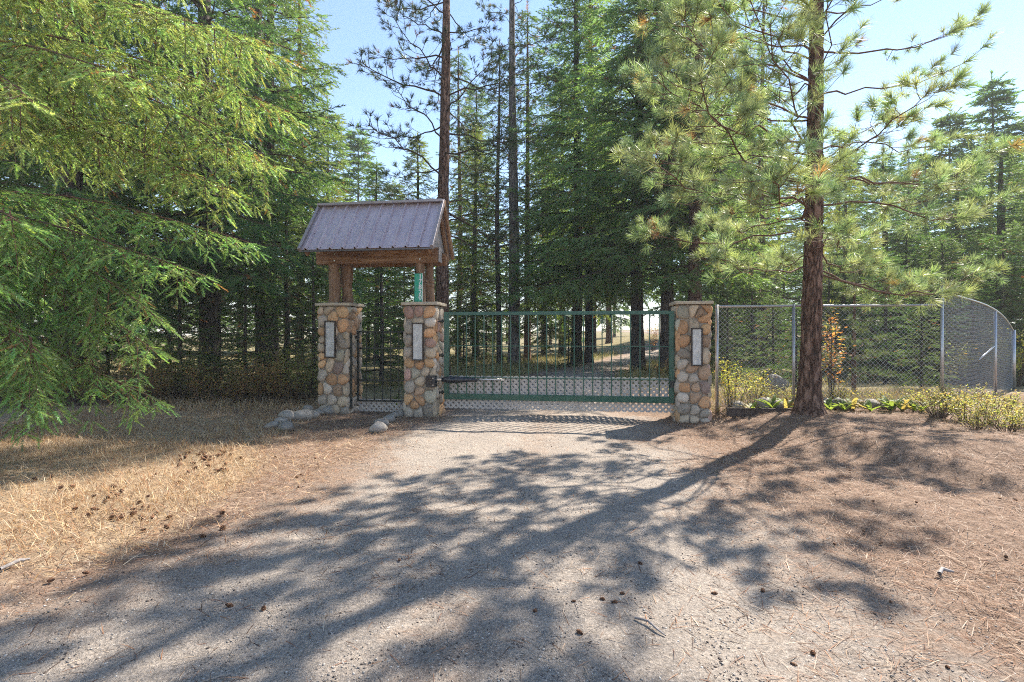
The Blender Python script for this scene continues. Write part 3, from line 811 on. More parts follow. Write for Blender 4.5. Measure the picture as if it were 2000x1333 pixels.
# fir branch: returns wood polylines and shoots
def fir_branch(rs, p0, p1, bow, sec_step, sec_k, sl, droop, wood, shoots, r0, tip=.0, start=.12):
    p0 = np.array(p0, float); p1 = np.array(p1, float); Lb = np.linalg.norm(p1 - p0)
    mid = (p0 + p1) / 2 + np.array([0, 0, bow]) + rs.randn(3) * .04 * Lb
    t = np.linspace(0, 1, 8)[:, None]
    pts = (1 - t) ** 2 * p0 + 2 * t * (1 - t) * mid + t * t * p1; pts[:, 2] += tip * Lb * np.clip(t[:, 0] - .75, 0, 1) ** 1.0
    wood.append((pts, np.linspace(r0, r0 * .18, 8), 5))
    n = max(3, int(Lb * (1 - start) / sec_step)); tang = nrm(np.gradient(pts, axis=0))
    for i in range(n):
        tt = start + (1 - start) * (i + rs.rand() * .8) / n
        f = tt * 7; a = int(min(f, 6)); P = pts[a] + (pts[a + 1] - pts[a]) * (f - a); d = tang[a]
        side = nrm(np.cross(d, [0, 0, 1.0]))
        for sg in (1, -1):
            l2 = Lb * sec_k * (1.02 - tt) ** .65 * rs.uniform(.6, 1.15) + sl * .5
            an = R(rs.uniform(42, 68)); d2 = nrm(d * np.cos(an) + side * sg * np.sin(an) + np.array([0, 0, -droop * rs.uniform(.2, 1.1)]))
            m = max(2, int(l2 / (sl * .55))); q = P.copy(); pl = [q.copy()]; dd = d2.copy()
            for j in range(m):
                dd = nrm(dd + np.array([0, 0, -droop * .22]) + rs.randn(3) * .07); q = q + dd * l2 / m; pl.append(q.copy())
                s2 = nrm(np.cross(dd, [0, 0, 1.0]) + rs.randn(3) * .15)
                for sg2 in (1, -1):
                    sd = nrm(dd * .75 + s2 * sg2 * .65 + np.array([0, 0, -droop * .35 * rs.rand()]) + rs.randn(3) * .1)
                    shoots.append((q - dd * rs.rand() * l2 / m, sd, sl * rs.uniform(.6, 1.1)))
            shoots.append((q, dd, sl * rs.uniform(.8, 1.25)))
            if l2 > sl * 1.2: wood.append((np.array([pl[0], pl[len(pl) // 2], pl[-1]]), np.array([r0 * .28, r0 * .18, r0 * .08]), 3))
    shoots.append((pts[-1], tang[-1], sl * 1.2))

def build_foliage(bag, shoots, tmpl, rs, base, dead=.0, deadc=(.22, .10, .05), sat=.16, val=.25, tipc=None):
    P = np.array([s[0] for s in shoots]); D = np.array([s[1] for s in shoots]); S = np.array([s[2] for s in shoots])
    U = np.tile(np.array([0, 0, 1.0]), (len(P), 1)) + rs.randn(len(P), 3) * .35
    K = hsv_var(rs, base, len(P), sat, val)
    if dead > 0: k = rs.rand(len(P)) < dead; K[k] = hsv_var(rs, deadc, int(k.sum()))
    w = rs.randint(0, len(tmpl), len(P))
    for i, (tv, tf) in enumerate(tmpl):
        k = w == i
        if k.any(): bag.add(*stamp(tv, tf, P[k], D[k], U[k], S[k], K[k]))

def build_wood(bag, wood, col=(.1, .07, .05)):
    for pts, r, sides in wood:
        V, F = tube(pts, r, sides); bag.add(V, F, col)

def trunk_mesh(H, r0, seed, sides=16, n=40, flare=.5, rough=.05, lean=(0, 0), topr=.02):
    rs = np.random.RandomState(seed); t = np.linspace(0, 1, n) ** 1.25; z = t * H
    r = r0 * (1 - t) ** .75 + topr; r = r * (1 + flare * np.exp(-z / (r0 * 1.6)))
    x = lean[0] * t + .03 * H / 10 * np.sin(t * 7 + seed); y = lean[1] * t + .03 * H / 10 * np.cos(t * 6 + seed * 2)
    x -= x[0]; y -= y[0]
    pts = np.stack([x, y, z - .15], 1)
    V, F = tube(pts, r, sides); V = V.reshape(n, sides, 3)
    k = 1 + rough * rs.randn(n, sides); V = pts[:, None, :] + (V - pts[:, None, :]) * k[:, :, None]
    return np_mesh('trunk', V.reshape(-1, 3), F, smooth=True), pts, r

# ---- tree variants -----------------------------------------------------------
T_MID = [fir_template(20, .34, .075, s) for s in (1, 2, 3)]
T_FAR = [fir_template(12, .42, .13, s) for s in (4, 5)]
T_NEAR = [fir_template(44, .23, .046, s, .5) for s in (6, 7, 8)]

def fir_variant(seed, H, cb, Rc, nb, sl, tmpl, base, r0, droop=.35, sec_step=.34, sec_k=.34, sparse=1.0, dead=.02, barkrough=.05, sides=12, upper=.85, gap=0.0):
    rs = np.random.RandomState(seed); wood, shoots = [], []
    tm, tp, tr = trunk_mesh(H, r0, seed, sides, 30, .35, barkrough)
    for i in range(nb):
        u = (i + rs.rand()) / nb; u = u ** .92
        if rs.rand() < gap: continue
        h = cb + (H - cb) * u * .985; Lb = Rc * ((1 - u) ** upper) * rs.uniform(.65, 1.12) + .22
        az = i * 2.39996 + rs.uniform(-.5, .5)
        rise = (-.28 + .75 * u + rs.uniform(-.12, .12)) * Lb
        b = np.array([np.interp(h, tp[:, 2], tp[:, 0]), np.interp(h, tp[:, 2], tp[:, 1]), h])
        e = b + np.array([np.cos(az) * Lb, np.sin(az) * Lb, rise])
        fir_branch(rs, b, e, .10 * Lb, sec_step, sec_k, sl, droop, wood, shoots, .012 * Lb + .008, tip=.25)
    for i in range(14):                                            # dead snags on the bare lower trunk
        h = rs.uniform(min(1.2, cb), cb + 1.5); az = rs.rand() * 6.28; Lb = rs.uniform(.4, 1.5)
        b = np.array([np.interp(h, tp[:, 2], tp[:, 0]), np.interp(h, tp[:, 2], tp[:, 1]), h])
        wood.append((np.array([b, b + [np.cos(az) * Lb * .6, np.sin(az) * Lb * .6, rs.uniform(-.1, .1)], b + [np.cos(az) * Lb, np.sin(az) * Lb, rs.uniform(-.35, .05)]]), np.array([.014, .009, .003]), 3))
    if sparse < 1: shoots = [s for s in shoots if rs.rand() < sparse]
    shoots.append((np.array([tp[-1][0], tp[-1][1], H - .3]), np.array([0, 0, 1.0]), sl * 1.6))
    fb, wb = Bag(), Bag(); build_foliage(fb, shoots, tmpl, rs, base, dead); build_wood(wb, wood)
    return dict(trunk=tm, crown=fb.mesh('crown'), branches=wb.mesh('branches'), n=sum(len(f) for f in fb.F))

def pine_variant(seed, H, cb, Rc, nb, base, r0, tuft, nt, tlen, dens=1.0, dead=.04):
    rs = np.random.RandomState(seed); wood = []; P, D, S = [], [], []
    tm, tp, tr = trunk_mesh(H, r0, seed, 14, 36, .3, .05)
    for i in range(nb):
        u = (i + rs.rand()) / nb; h = cb + (H - cb) * u * .98; Lb = Rc * (1 - u ** 2 * .75) * rs.uniform(.55, 1.1); az = i * 2.39996 + rs.uniform(-.6, .6)
        b = np.array([np.interp(h, tp[:, 2], tp[:, 0]), np.interp(h, tp[:, 2], tp[:, 1]), h])
        e = b + np.array([np.cos(az) * Lb, np.sin(az) * Lb, rs.uniform(-.30, .22) * Lb])
        pine_limb(rs, b, e, wood, (P, D, S), tlen, dens, .008 * Lb + .006)
    K = hsv_var(rs, base, len(P), .15, .3); k = rs.rand(len(P)) < dead; K[k] = hsv_var(rs, (.26, .13, .06), int(k.sum()))
    fb, wb = Bag(), Bag(); w = rs.randint(0, len(tuft), len(P)); P, D, S = np.array(P), np.array(D), np.array(S)
    U = rs.randn(len(P), 3)
    for i, (tv, tf) in enumerate(tuft):
        m = w == i; fb.add(*stamp(tv, tf, P[m], D[m], U[m], S[m], K[m]))
    build_wood(wb, wood)
    return dict(trunk=tm, crown=fb.mesh('crown'), branches=wb.mesh('branches'))

def pine_limb(rs, b, e, wood, PDS, tlen, dens, r0, bow=None, first=.38):
    b = np.array(b, float); e = np.array(e, float); Lb = np.linalg.norm(e - b)
    mid = (b + e) / 2 + np.array([0, 0, (rs.uniform(-.10, .10) if bow is None else bow) * Lb]) + rs.randn(3) * .05 * Lb
    t = np.linspace(0, 1, 9)[:, None]; pts = (1 - t) ** 2 * b + 2 * t * (1 - t) * mid + t * t * e
    pts[:, 2] += .10 * Lb * np.clip(t[:, 0] - .7, 0, 1) / .3; pts[1:-1] += rs.randn(7, 3) * .018 * Lb
    wood.append((pts, np.linspace(r0, r0 * .30, 9), 6)); tang = nrm(np.gradient(pts, axis=0))
    P, D, S = PDS
    def tuft(p, d, s=1.0):
        dd = nrm(np.array(d) + np.array([0, 0, .15]) + rs.randn(3) * .12); P.append(np.array(p)); D.append(dd); S.append(tlen * s * rs.uniform(.8, 1.12))
    tuft(pts[-1], tang[-1], 1.1)
    m = max(3, int(Lb * 3.4 * dens))
    for i in range(m):
        tt = first + (1 - first) * (i + rs.rand()) / m; f = tt * 8; a = int(min(f, 7)); q = pts[a] + (pts[a + 1] - pts[a]) * (f - a)
        side = nrm(np.cross(tang[a], [0, 0, 1.0])) * (1 if i % 2 else -1)
        l2 = Lb * rs.uniform(.14, .34) * (1.15 - .6 * tt); an = R(rs.uniform(35, 65))
        d2 = nrm(tang[a] * np.cos(an) + side * np.sin(an) + np.array([0, 0, rs.uniform(-.25, .35)]))
        p2 = q + d2 * l2 * .55; d3 = nrm(d2 + np.array([0, 0, .35]) + rs.randn(3) * .2); p3 = p2 + d3 * l2 * .45
        wood.append((np.array([q, p2, p3]), np.array([r0 * .34, r0 * .25, r0 * .17]), 4))
        tuft(p3, d3)
        for k in range(rs.randint(1, 4)):
            s = rs.uniform(.35, 1); qq = q + (p3 - q) * s; d4 = nrm(d2 + rs.randn(3) * .55 + np.array([0, 0, .2])); p4 = qq + d4 * rs.uniform(.10, .26) * min(1, Lb / 2)
            wood.append((np.array([qq, (qq + p4) / 2 + rs.randn(3) * .01, p4]), np.array([r0 * .18, r0 * .15, r0 * .12]), 3)); tuft(p4, d4, .92)

def place_tree(v, name, label, x, y, sc=1.0, rz=0.0, mats=('bark_fir', 'needle_fir', 'twig'), group=None, z=None, szk=1.0):
    r = empty(name, (x, y, (Tz(x, y) if z is None else z)), rz); r.scale = (sc, sc, sc * szk); tag(r, label, 'tree', group)
    for part, mt in (('trunk', mats[0]), ('crown', mats[1]), ('branches', mats[2])):
        me = v[part]
        if len(me.vertices) == 0: continue
        o = bpy.data.objects.new(part, me); C.objects.link(o); o.parent = r
        if len(me.materials) == 0: me.materials.append(None)
        o.material_slots[0].link = 'OBJECT'; o.material_slots[0].material = M[mt]
        if part != 'trunk': o['kind'] = 'stuff'
    return r

DK = (.105, .182, .068); MD = (.145, .225, .085); LT = (.16, .205, .055); BL = (.11, .175, .08)
v_dense = [fir_variant(201 + i, 17, 1.8 + i, 3.2, 105, .34, T_MID, [DK, (.098, .182, .075), MD][i], .23, .42, .29, .37) for i in range(3)]
v_high = [fir_variant(221 + i, 20, 3.4 + i * 1.6, 3.3, 104, .36, T_MID, [MD, BL][i], .24, .42, .31, .36) for i in range(2)]
v_big = fir_variant(229, 22, 3.6, 4.0, 170, .38, T_MID, (.21, .315, .14), .245, .40, .30, .36)
v_thin = [fir_variant(231 + i, 18, 2.5, 2.6, 74, .36, T_MID, [(.08, .135, .045), LT][i], .16, .75, .38, .30, .65, .05) for i in range(2)]
v_light = fir_variant(238, 16, 1.4, 3.1, 96, .36, T_MID, (.19, .235, .065), .19, .45, .32, .36)
v_far = [fir_variant(241 + i, 18, .8 + .8 * i, 3.3, 66, .62, T_FAR, [DK, BL, MD][i], .17, .35, .55, .34) for i in range(3)]
v_young = [fir_variant(251 + i, 5.5, .35, 1.5, 46, .24, T_MID, [(.07, .13, .04), (.09, .135, .06)][i], .07, .3, .26, .36) for i in range(2)]
TUFT_M = [tuft_template(20, s, .055, 80) for s in (31, 32)]
v_pine = [pine_variant(261, 19, 4.2, 3.1, 60, (.065, .095, .042), .19, TUFT_M, 16, .19, 1.35), pine_variant(262, 21, 4.6, 2.6, 52, (.105, .14, .06), .24, TUFT_M, 16, .20, 1.2, .06)]
TUFT_Y = [tuft_template(26, s, .03, 80) for s in (33, 34)]
v_sapling = pine_variant(263, 3.0, .35, .85, 26, (.12, .16, .075), .04, TUFT_Y, 26, .16, 2.2, .0)

# ------------------------------------------------------------------ the forest behind the gate
ORD = 'first second third fourth fifth sixth seventh eighth ninth tenth eleventh twelfth thirteenth fourteenth fifteenth sixteenth seventeenth eighteenth nineteenth twentieth'.split()
ORD += ['twenty-' + w for w in ORD[:9]] + ['thirtieth'] + ['thirty-' + w for w in ORD[:9]] + ['fortieth'] + ['forty-' + w for w in ORD[:9]]
def nth(seq, i):
    """ordinal of entry i of seq when sorted from left to right"""
    return ORD[sorted(range(len(seq)), key=lambda k: seq[k]).index(i)]
def at(px, D): return (px - 1000) / FPX * D, D
def tree(v, name, label, px, D, sc=1.0, rz=0, mats=('bark_fir', 'needle_fir', 'twig'), group=None, szk=1.0):
    x, y = at(px, D); return place_tree(v, name, label, x, y, sc, rz, mats, group, None, szk)
FM_ = ('bark_fir', 'needle_fir', 'twig'); PM_ = ('bark_pine', 'needle_pine', 'twig'); GM_ = ('bark_grey', 'needle_pine', 'twig'); RM_ = ('bark_red', 'needle_fir', 'twig')
tree(v_pine[0], 'pine_tree', 'tall dark-trunked pine rising right behind the small metal roof', 866, 15.5, 1.0, .4, PM_)
tree(v_pine[1], 'pine_tree', 'tall grey-trunked pine between the metal roof and the large fir', 1004, 24, 1.12, 1.3, GM_)
tree(v_big, 'fir_tree', 'large dense fir whose thick trunk stands behind the right half of the gate', 1247, 20.5, 1.0, .3, FM_)
tree(v_high[1], 'fir_tree', 'fir with dark trunk just left of the right gate pillar', 1302, 19.5, 1.0, 2.2, FM_)
tree(v_high[0], 'fir_tree', 'fir with reddish trunk rising behind the right stone pillar', 1358, 17.0, .95, 4.1, RM_)
tree(v_big, 'fir_tree', 'broad green fir close on the left of the largest fir', 1125, 24, .98, 2.6, FM_)
tree(v_thin[1], 'fir_tree', 'feathery green fir filling the space left of the large fir crown', 1150, 24.5, 1.15, .9, FM_)
tree(v_dense[1], 'fir_tree', 'dark fir trunk left of the metal roof behind the shrubs', 408, 12.5, .98, 1.1, FM_)
tree(v_dense[0], 'fir_tree', 'dark fir standing behind the bright near branches at far left', 135, 10.8, .95, 2.6, FM_)
tree(v_dense[2], 'fir_tree', 'full green fir left of the metal roof', 530, 18.0, 1.05, 2.2, FM_)
tree(v_thin[0], 'fir_tree', 'loose drooping fir seen against the sky left of the metal roof', 512, 15.5, 1.05, 3.3, FM_)
tree(v_thin[1], 'fir_tree', 'pale thin fir just left of the roofed pillar', 585, 21, 1.0, .8, FM_)
tree(v_dense[1], 'fir_tree', 'shaded fir at the left edge behind the dry grass', -60, 12.5, 1.0, 3.9, FM_)
tree(v_light, 'larch_tree', 'yellow-green loose tree behind the dark-trunked pine', 815, 26, .72, 2.0, FM_)
tree(v_light, 'larch_tree', 'sunlit yellow-green tree between the two tall pines behind the gate', 928, 28, .80, 3.0, FM_)
tree(v_light, 'larch_tree', 'sunlit yellow-green tree right of the grey-trunked pine behind the gate', 1062, 31, .85, 4.0, FM_)
tree(v_light, 'larch_tree', 'yellow-green tree behind the fence between right pillar and pine trunk', 1470, 25, .80, 5.0, FM_)
tree(v_light, 'larch_tree', 'yellow-green tree at the sky gap left of the metal roof', 648, 27, .62, 1.0, FM_)
tree(v_light, 'larch_tree', 'yellow-green tree behind the fence right of the pine trunk', 1650, 20, .52, 1.7, FM_)
tree(v_dense[2], 'fir_tree', 'short dark fir peeking over the left end of the metal roof', 735, 25, .58, 2.9, FM_)
tree(v_young[0], 'young_fir', 'young green fir seen between the roof posts', 745, 14.5, .78, .5, FM_)
tree(v_young[1], 'young_fir', 'young blue-green fir left of the far left pillar', 560, 13.2, .9, 1.5, FM_)
tree(v_young[0], 'young_fir', 'young fir in the undergrowth under the shaded firs', 480, 11.6, .55, 4.5, FM_)
tree(v_young[1], 'young_fir', 'bushy young fir behind the far left pillar', 612, 12.2, .62, 2.5, FM_)
tree(v_young[0], 'young_fir', 'young fir with spreading boughs before the dark trunk at left', 350, 11.4, .60, .9, FM_)
tree(v_thin[0], 'fir_tree', 'slim fir behind the pine trunk on the right', 1492, 22, .95, 1.2, RM_)
tree(v_dense[1], 'fir_tree', 'dark fir behind the fence just right of the pine trunk', 1725, 21, .75, 2.4, FM_, None, .70)
tree(v_thin[1], 'fir_tree', 'pale fir behind the fence left of the pine trunk', 1440, 26, .8, 4.4, FM_)
tree(v_dense[0], 'fir_tree', 'light green fir behind the curved end of the fence', 1868, 21, .80, .3, FM_, None, .62)
tree(v_dense[2], 'fir_tree', 'light green bushy fir at the right edge', 1955, 19, .90, 1.8, FM_, None, .56)
tree(v_dense[2], 'fir_tree', 'bushy fir at the far right edge behind the yellow shrub', 2040, 22, .85, 3.3, FM_, None, .68)
tree(v_far[0], 'spruce_tree', 'tall dark spire-shaped tree against the sky at far right', 1938, 31, .90, 0, FM_)
tree(v_far[1], 'spruce_tree', 'dark spire-shaped tree left of the tallest spire at far right', 1855, 30, .78, 2, FM_)
tree(v_far[0], 'spruce_tree', 'small dark spire between the pine and the far right spires', 1808, 31, .66, 4, FM_)
tree(v_far[2], 'spruce_tree', 'dark tree at the right edge beside the tallest spire', 2005, 30, .76, 1, FM_)
tree(v_far[1], 'spruce_tree', 'dark tree between the two spires at far right', 1897, 33, .70, 3, FM_)
tree(v_dense[0], 'fir_tree', 'dark fir filling behind the fence middle right', 1775, 27, .62, 5.2, FM_)
tree(v_dense[1], 'fir_tree', 'mid green fir far behind the near pine crown', 1640, 30, .75, 5.9, FM_)
sp = tree(v_sapling, 'pine_sapling', 'small pale green pine sapling behind the chain-link fence right of the trunk', 1668, 10.6, .80, .7, ('bark_pine', 'needle_pine', 'twig_red'))
tree(v_young[1], 'young_fir', 'low young fir behind the fence near the curved end', 1800, 11.5, .40, 3.0, FM_)
tree(v_young[0], 'young_fir', 'small fir branchlets showing through the fence left of the trunk', 1555, 10.9, .34, 2.1, FM_)
# slim trunks seen through the bars
SLIM = [(895, 30, 2, 1), (930, 34, 1, .9), (976, 24.5, 2, .85), (1030, 26, 2, 1), (1098, 33, 1, .9), (1160, 34, 2, .95), (1190, 46, 1, 1.1), (1405, 31, 1, .9), (1460, 36, 0, 1)]
for i, (px, D, k, sc) in enumerate(SLIM):
    tree([v_high[0], v_high[1], v_thin[0]][k], 'forest_tree', nth([q[0] for q in SLIM], i) + ' slim trunk from the left among those seen through the gate bars' if px < 1325 else ['forest tree just right of the right pillar, behind the fence', 'forest tree behind the fence midway between pillar and pine trunk'][px > 1430], px, D, sc, i * 1.3, FM_ if i % 3 else RM_, 'trees seen through the gate bars' if px < 1325 else 'trees behind the fence left of the pine')
FARS = [(700, 42, 0, 1.0), (770, 50, 1, .9), (640, 38, 2, 1.0), (560, 40, 1, 1.15), (470, 34, 0, 1.1), (330, 30, 2, 1.1), (180, 26, 1, 1.0), (40, 24, 0, 1.1), (-120, 22, 2, 1.1), (850, 55, 2, .8), (920, 60, 0, .7), (990, 64, 1, .7), (1075, 58, 2, .8), (1120, 52, 0, .7), (1200, 62, 1, .9),
        (1330, 42, 2, 1.2), (1385, 48, 0, 1.2), (1440, 46, 1, 1.1), (1520, 44, 2, 1.0), (1590, 48, 0, .95), (1660, 44, 1, .9), (1725, 40, 2, .75), (1775, 42, 1, .72), (2080, 40, 0, 1.0), (2150, 30, 1, .8), (230, 40, 0, 1.2), (100, 36, 2, 1.2), (400, 44, 1, 1.2), (-260, 24, 0, 1.1), (2300, 34, 2, .9)]
for i, (px, D, k, sc) in enumerate(FARS):
    tree(v_far[k], 'background_tree', 'hazy far conifer in the wood, ' + nth([q[0] for q in FARS], i) + ' from the left of the far trees', px, D, sc, i * 2.1, FM_, 'far conifers behind the gate and fence')
# low young growth filling the wood edge
LOWF = [(690, 19, .5), (905, 22, .45), (950, 26, .6), (1065, 30, .6), (1110, 22, .40), (1420, 15, .5), (1470, 18, .7), (1510, 14, .45), (1730, 15, .7), (1840, 16, .8), (1900, 14, .6), (2010, 14, .8), (1620, 19, .8), (420, 16, .7), (330, 18, .8), (210, 13, .6), (60, 12, .6)]
LOWF += [(px_, D_, s_) for px_, D_, s_ in [(520, 28, .9), (660, 30, .9), (720, 28, 1.1), (790, 32, 1.2), (830, 26, .8), (965, 40, .8), (1390, 24, .9), (1450, 28, 1.1), (1530, 25, 1.0), (1570, 19, .8), (1650, 24, 1.1), (1700, 17, .8), (1770, 20, 1.0), (1815, 18, .9), (1880, 17, .8), (1960, 15, .8), (2050, 17, 1.0), (250, 22, .9)]]
for i, (px, D, sc) in enumerate(LOWF):
    tree(v_young[i % 2], 'young_fir', 'low young fir at the wood edge, ' + nth([q[0] for q in LOWF], i) + ' from the left of its kind', px, D, sc, i * 1.9, FM_, 'low young firs at the wood edge')

# ------------------------------------------------------------------ near fir on the left (trunk outside the frame)
FX, FY = -7.1, 6.3
nf = empty('fir_tree', (FX, FY, Tz(FX, FY))); tag(nf, 'nearest fir with bright sunlit drooping branches filling the left side', 'tree')
tm, tp, tr = trunk_mesh(12, .26, 77, 14, 34, .35, .05); link('trunk', tm, M['bark_fir'], nf)
rs = np.random.RandomState(5)
NB = [(8.2, (-4.2, 5.2, 7.4)), (7.6, (-3.4, 5.6, 6.3)), (6.6, (-3.1, 5.9, 5.5)), (6.1, (-3.9, 4.7, 4.9)), (5.9, (-2.75, 5.7, 4.55)), (5.3, (-2.65, 6.1, 3.95)),
      (5.0, (-3.5, 5.0, 3.75)), (4.8, (-2.85, 5.9, 3.35)), (4.6, (-4.3, 4.6, 3.4)), (4.4, (-3.2, 6.0, 2.95)), (4.3, (-3.05, 6.7, 3.5)), (6.0, (-3.0, 7.0, 5.0)),
      (3.1, (-3.0, 5.9, 2.35)), (2.95, (-3.35, 5.6, 1.95)), (3.2, (-4.5, 4.7, 2.35)), (2.7, (-3.75, 5.5, 1.45)), (2.7, (-4.55, 4.5, 1.75)), (2.4, (-3.95, 5.7, 1.1)), (2.2, (-4.5, 4.9, 1.15)), (1.9, (-4.05, 5.9, .55)), (1.9, (-4.65, 5.2, .55)), (3.4, (-5.2, 4.0, 2.6)), (2.3, (-5.0, 4.6, .75)), (2.6, (-5.5, 3.9, 1.4)),
      (8.6, (-3.7, 5.9, 7.2)), (7.3, (-4.9, 4.2, 5.6))]
for i, (z0, e) in enumerate(NB):
    wood, shoots = [], []
    b = np.array([0, 0, z0]); ee = np.array(e) - np.array([FX, FY, 0])
    fir_branch(rs, b, ee, .42 + .2 * rs.rand(), .122, .25, .15, .52, wood, shoots, .019, tip=.10, start=.12)
    if z0 < 2.75 or rs.rand() < .5:                                    # hanging strands under the branch
        for k in range(9):
            t = rs.uniform(.35, .95); p = b + (ee - b) * t + np.array([0, 0, .15]); q = p + np.array([rs.uniform(-.1, .15), rs.uniform(-.15, .1), -rs.uniform(.35, .8)])
            q[2] = max(q[2], .14); fir_branch(rs, p, q, .02, .12, .22, .11, .3, wood, shoots, .007)
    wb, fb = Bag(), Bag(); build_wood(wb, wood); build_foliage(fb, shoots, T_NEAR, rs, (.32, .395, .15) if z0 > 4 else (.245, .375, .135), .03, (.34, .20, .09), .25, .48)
    br_ = link('branch', wb.mesh('branch'), M['twig_red'], nf); nd = link('needles', fb.mesh('needles'), M['needle_fir_near'], br_); nd['kind'] = 'stuff'

# ------------------------------------------------------------------ ponderosa pine in front of the fence
PX, PY = 4.64, 8.0; PZ = Tz(PX, PY)
pp = empty('pine_tree', (PX, PY, PZ)); tag(pp, 'near pine with scaly reddish trunk standing in front of the fence', 'tree')
# trunk with bark plates as relief
n, sd = 260, 72; H = 12.5
t = np.linspace(0, 1, n); z = t * H - .2; r = .130 * (1 - t) ** .8 + .02; r *= 1 + .62 * np.exp(-np.clip(z, 0, 9) / .17) + .10 * np.exp(-z / 1.2)
a = np.linspace(0, 2 * np.pi, sd, endpoint=False); A, ZZ = np.meshgrid(a, z)
rng = np.random.RandomState(8); pc = np.stack([rng.rand(1000) * 6.283, rng.rand(1000) * H - .2], 1)
relief = np.zeros_like(A)
for i in range(n):
    near = pc[np.abs(pc[:, 1] - z[i]) < .6]
    da = np.abs(a[:, None] - near[None, :, 0]); da = np.minimum(da, 2 * np.pi - da) * .15 / .065; dz = np.abs(near[None, :, 1] - z[i]) / .19
    dd = np.sort(np.sqrt(da * da + dz * dz), axis=1); relief[i] = np.clip((dd[:, 1] - dd[:, 0]) * 2.2, 0, 1)
RR = r[:, None] * (1 + .035 * np.sin(A * 3 + ZZ * 1.1)) + .019 * (relief - .6) + .002 * rng.randn(n, sd)
lx = .06 * np.sin(t * 3) * 1.0 + .12 * t
V = np.stack([lx[:, None] + RR * np.cos(A), RR * np.sin(A), ZZ], -1).reshape(-1, 3)
ii = np.arange(n - 1)[:, None] * sd; jj = np.arange(sd)[None, :]; j2 = (jj + 1) % sd
ptm = np_mesh('trunk', V, np.stack([ii + jj, ii + j2, ii + sd + j2, ii + sd + jj], 2).reshape(-1, 4)); link('trunk', ptm, M['bark_pine'], pp)
TUFT_N = [tuft_template(70, s, .026, 80, .38) for s in (41, 42, 43, 44)]
rs = np.random.RandomState(12)
PB = []                                                             # (height, direction degrees from +X anticlockwise, length, rise of the tip)
for h, lst in [(2.35, [(200, 2.0, -.15), (18, 2.3, -.35), (-6, 2.6, -.25), (255, 1.7, -.1)]), (2.75, [(185, 2.6, -.35), (35, 2.4, -.45), (225, 2.9, -.2), (75, 1.8, -.2)]),
               (3.15, [(205, 3.2, .0), (10, 2.8, -.35), (245, 2.6, .0), (48, 2.5, -.2), (120, 2.0, 0)]), (3.6, [(215, 3.4, .25), (180, 2.9, .1), (28, 2.9, -.1), (262, 2.2, .2), (-8, 2.6, .0)]),
               (4.1, [(195, 3.1, .3), (232, 3.0, .3), (8, 2.5, .1), (150, 2.2, .2)]), (4.6, [(175, 2.6, .3), (210, 2.9, .5), (250, 2.4, .3), (30, 2.2, .3)]),
               (5.1, [(190, 2.6, .6), (225, 2.6, .5), (-3, 2.3, .25), (100, 2.0, .4)]), (5.6, [(180, 2.4, .5), (205, 2.4, .7), (2, 2.6, .3), (265, 2.0, .4)]),
               (6.1, [(200, 2.2, .7), (170, 2.1, .6), (14, 2.1, .8), (240, 2.1, .6)]), (6.7, [(190, 2.0, .8), (230, 1.9, .7), (20, 1.7, .7)]),
               (7.4, [(200, 1.9, .8), (150, 1.7, .8), (0, 1.7, .9), (225, 1.8, .7)]), (8.1, [(180, 1.7, .9), (240, 1.6, .9), (-30, 1.5, .9), (90, 1.5, .8)]), (8.8, [(205, 1.5, .9), (320, 1.3, .9), (100, 1.3, .9)]),
               (9.5, [(185, 1.2, .9), (300, 1.2, .9), (60, 1.1, .9)]), (10.3, [(200, .9, .8), (320, .9, .8), (90, .8, .8)]), (11.1, [(180, .6, .6), (300, .6, .6), (60, .6, .6)])]:
    for az, l, rise in lst: PB.append((h + rs.uniform(-.15, .15), az + rs.uniform(-8, 8), l, rise))
for i, (h, az, l, rise) in enumerate(PB):
    wood = []; PDS = ([], [], []); x0 = float(np.interp(h, z, lx))
    b = np.array([x0, 0, h]); e = b + np.array([math.cos(R(az)) * l, math.sin(R(az)) * l, rise])
    pine_limb(rs, b, e, wood, PDS, .195, (1.5 if math.cos(R(az)) < .3 else (1.6 if h < 4.4 else .85)) * (1.0 if h < 5.8 else .6), .0042 * l + .0055, bow=rs.uniform(-.14, .12), first=.40)
    P, D, S = (np.array(q) for q in PDS); K = hsv_var(rs, (.33, .40, .23), len(P), .16, .28)
    k = rs.rand(len(P)) < .022; K[k] = hsv_var(rs, (.40, .24, .12), int(k.sum()))
    wb, fb = Bag(), Bag(); build_wood(wb, wood); w = rs.randint(0, 4, len(P)); U = rs.randn(len(P), 3)
    for q, (tv, tf) in enumerate(TUFT_N):
        m = w == q
        if m.any(): fb.add(*stamp(tv, tf, P[m], D[m], U[m], S[m], K[m]))
    br_ = link('branch', wb.mesh('branch', True), M['twig_red'], pp); nd = link('needles', fb.mesh('needles'), M['needle_pine'], br_); nd['kind'] = 'stuff'

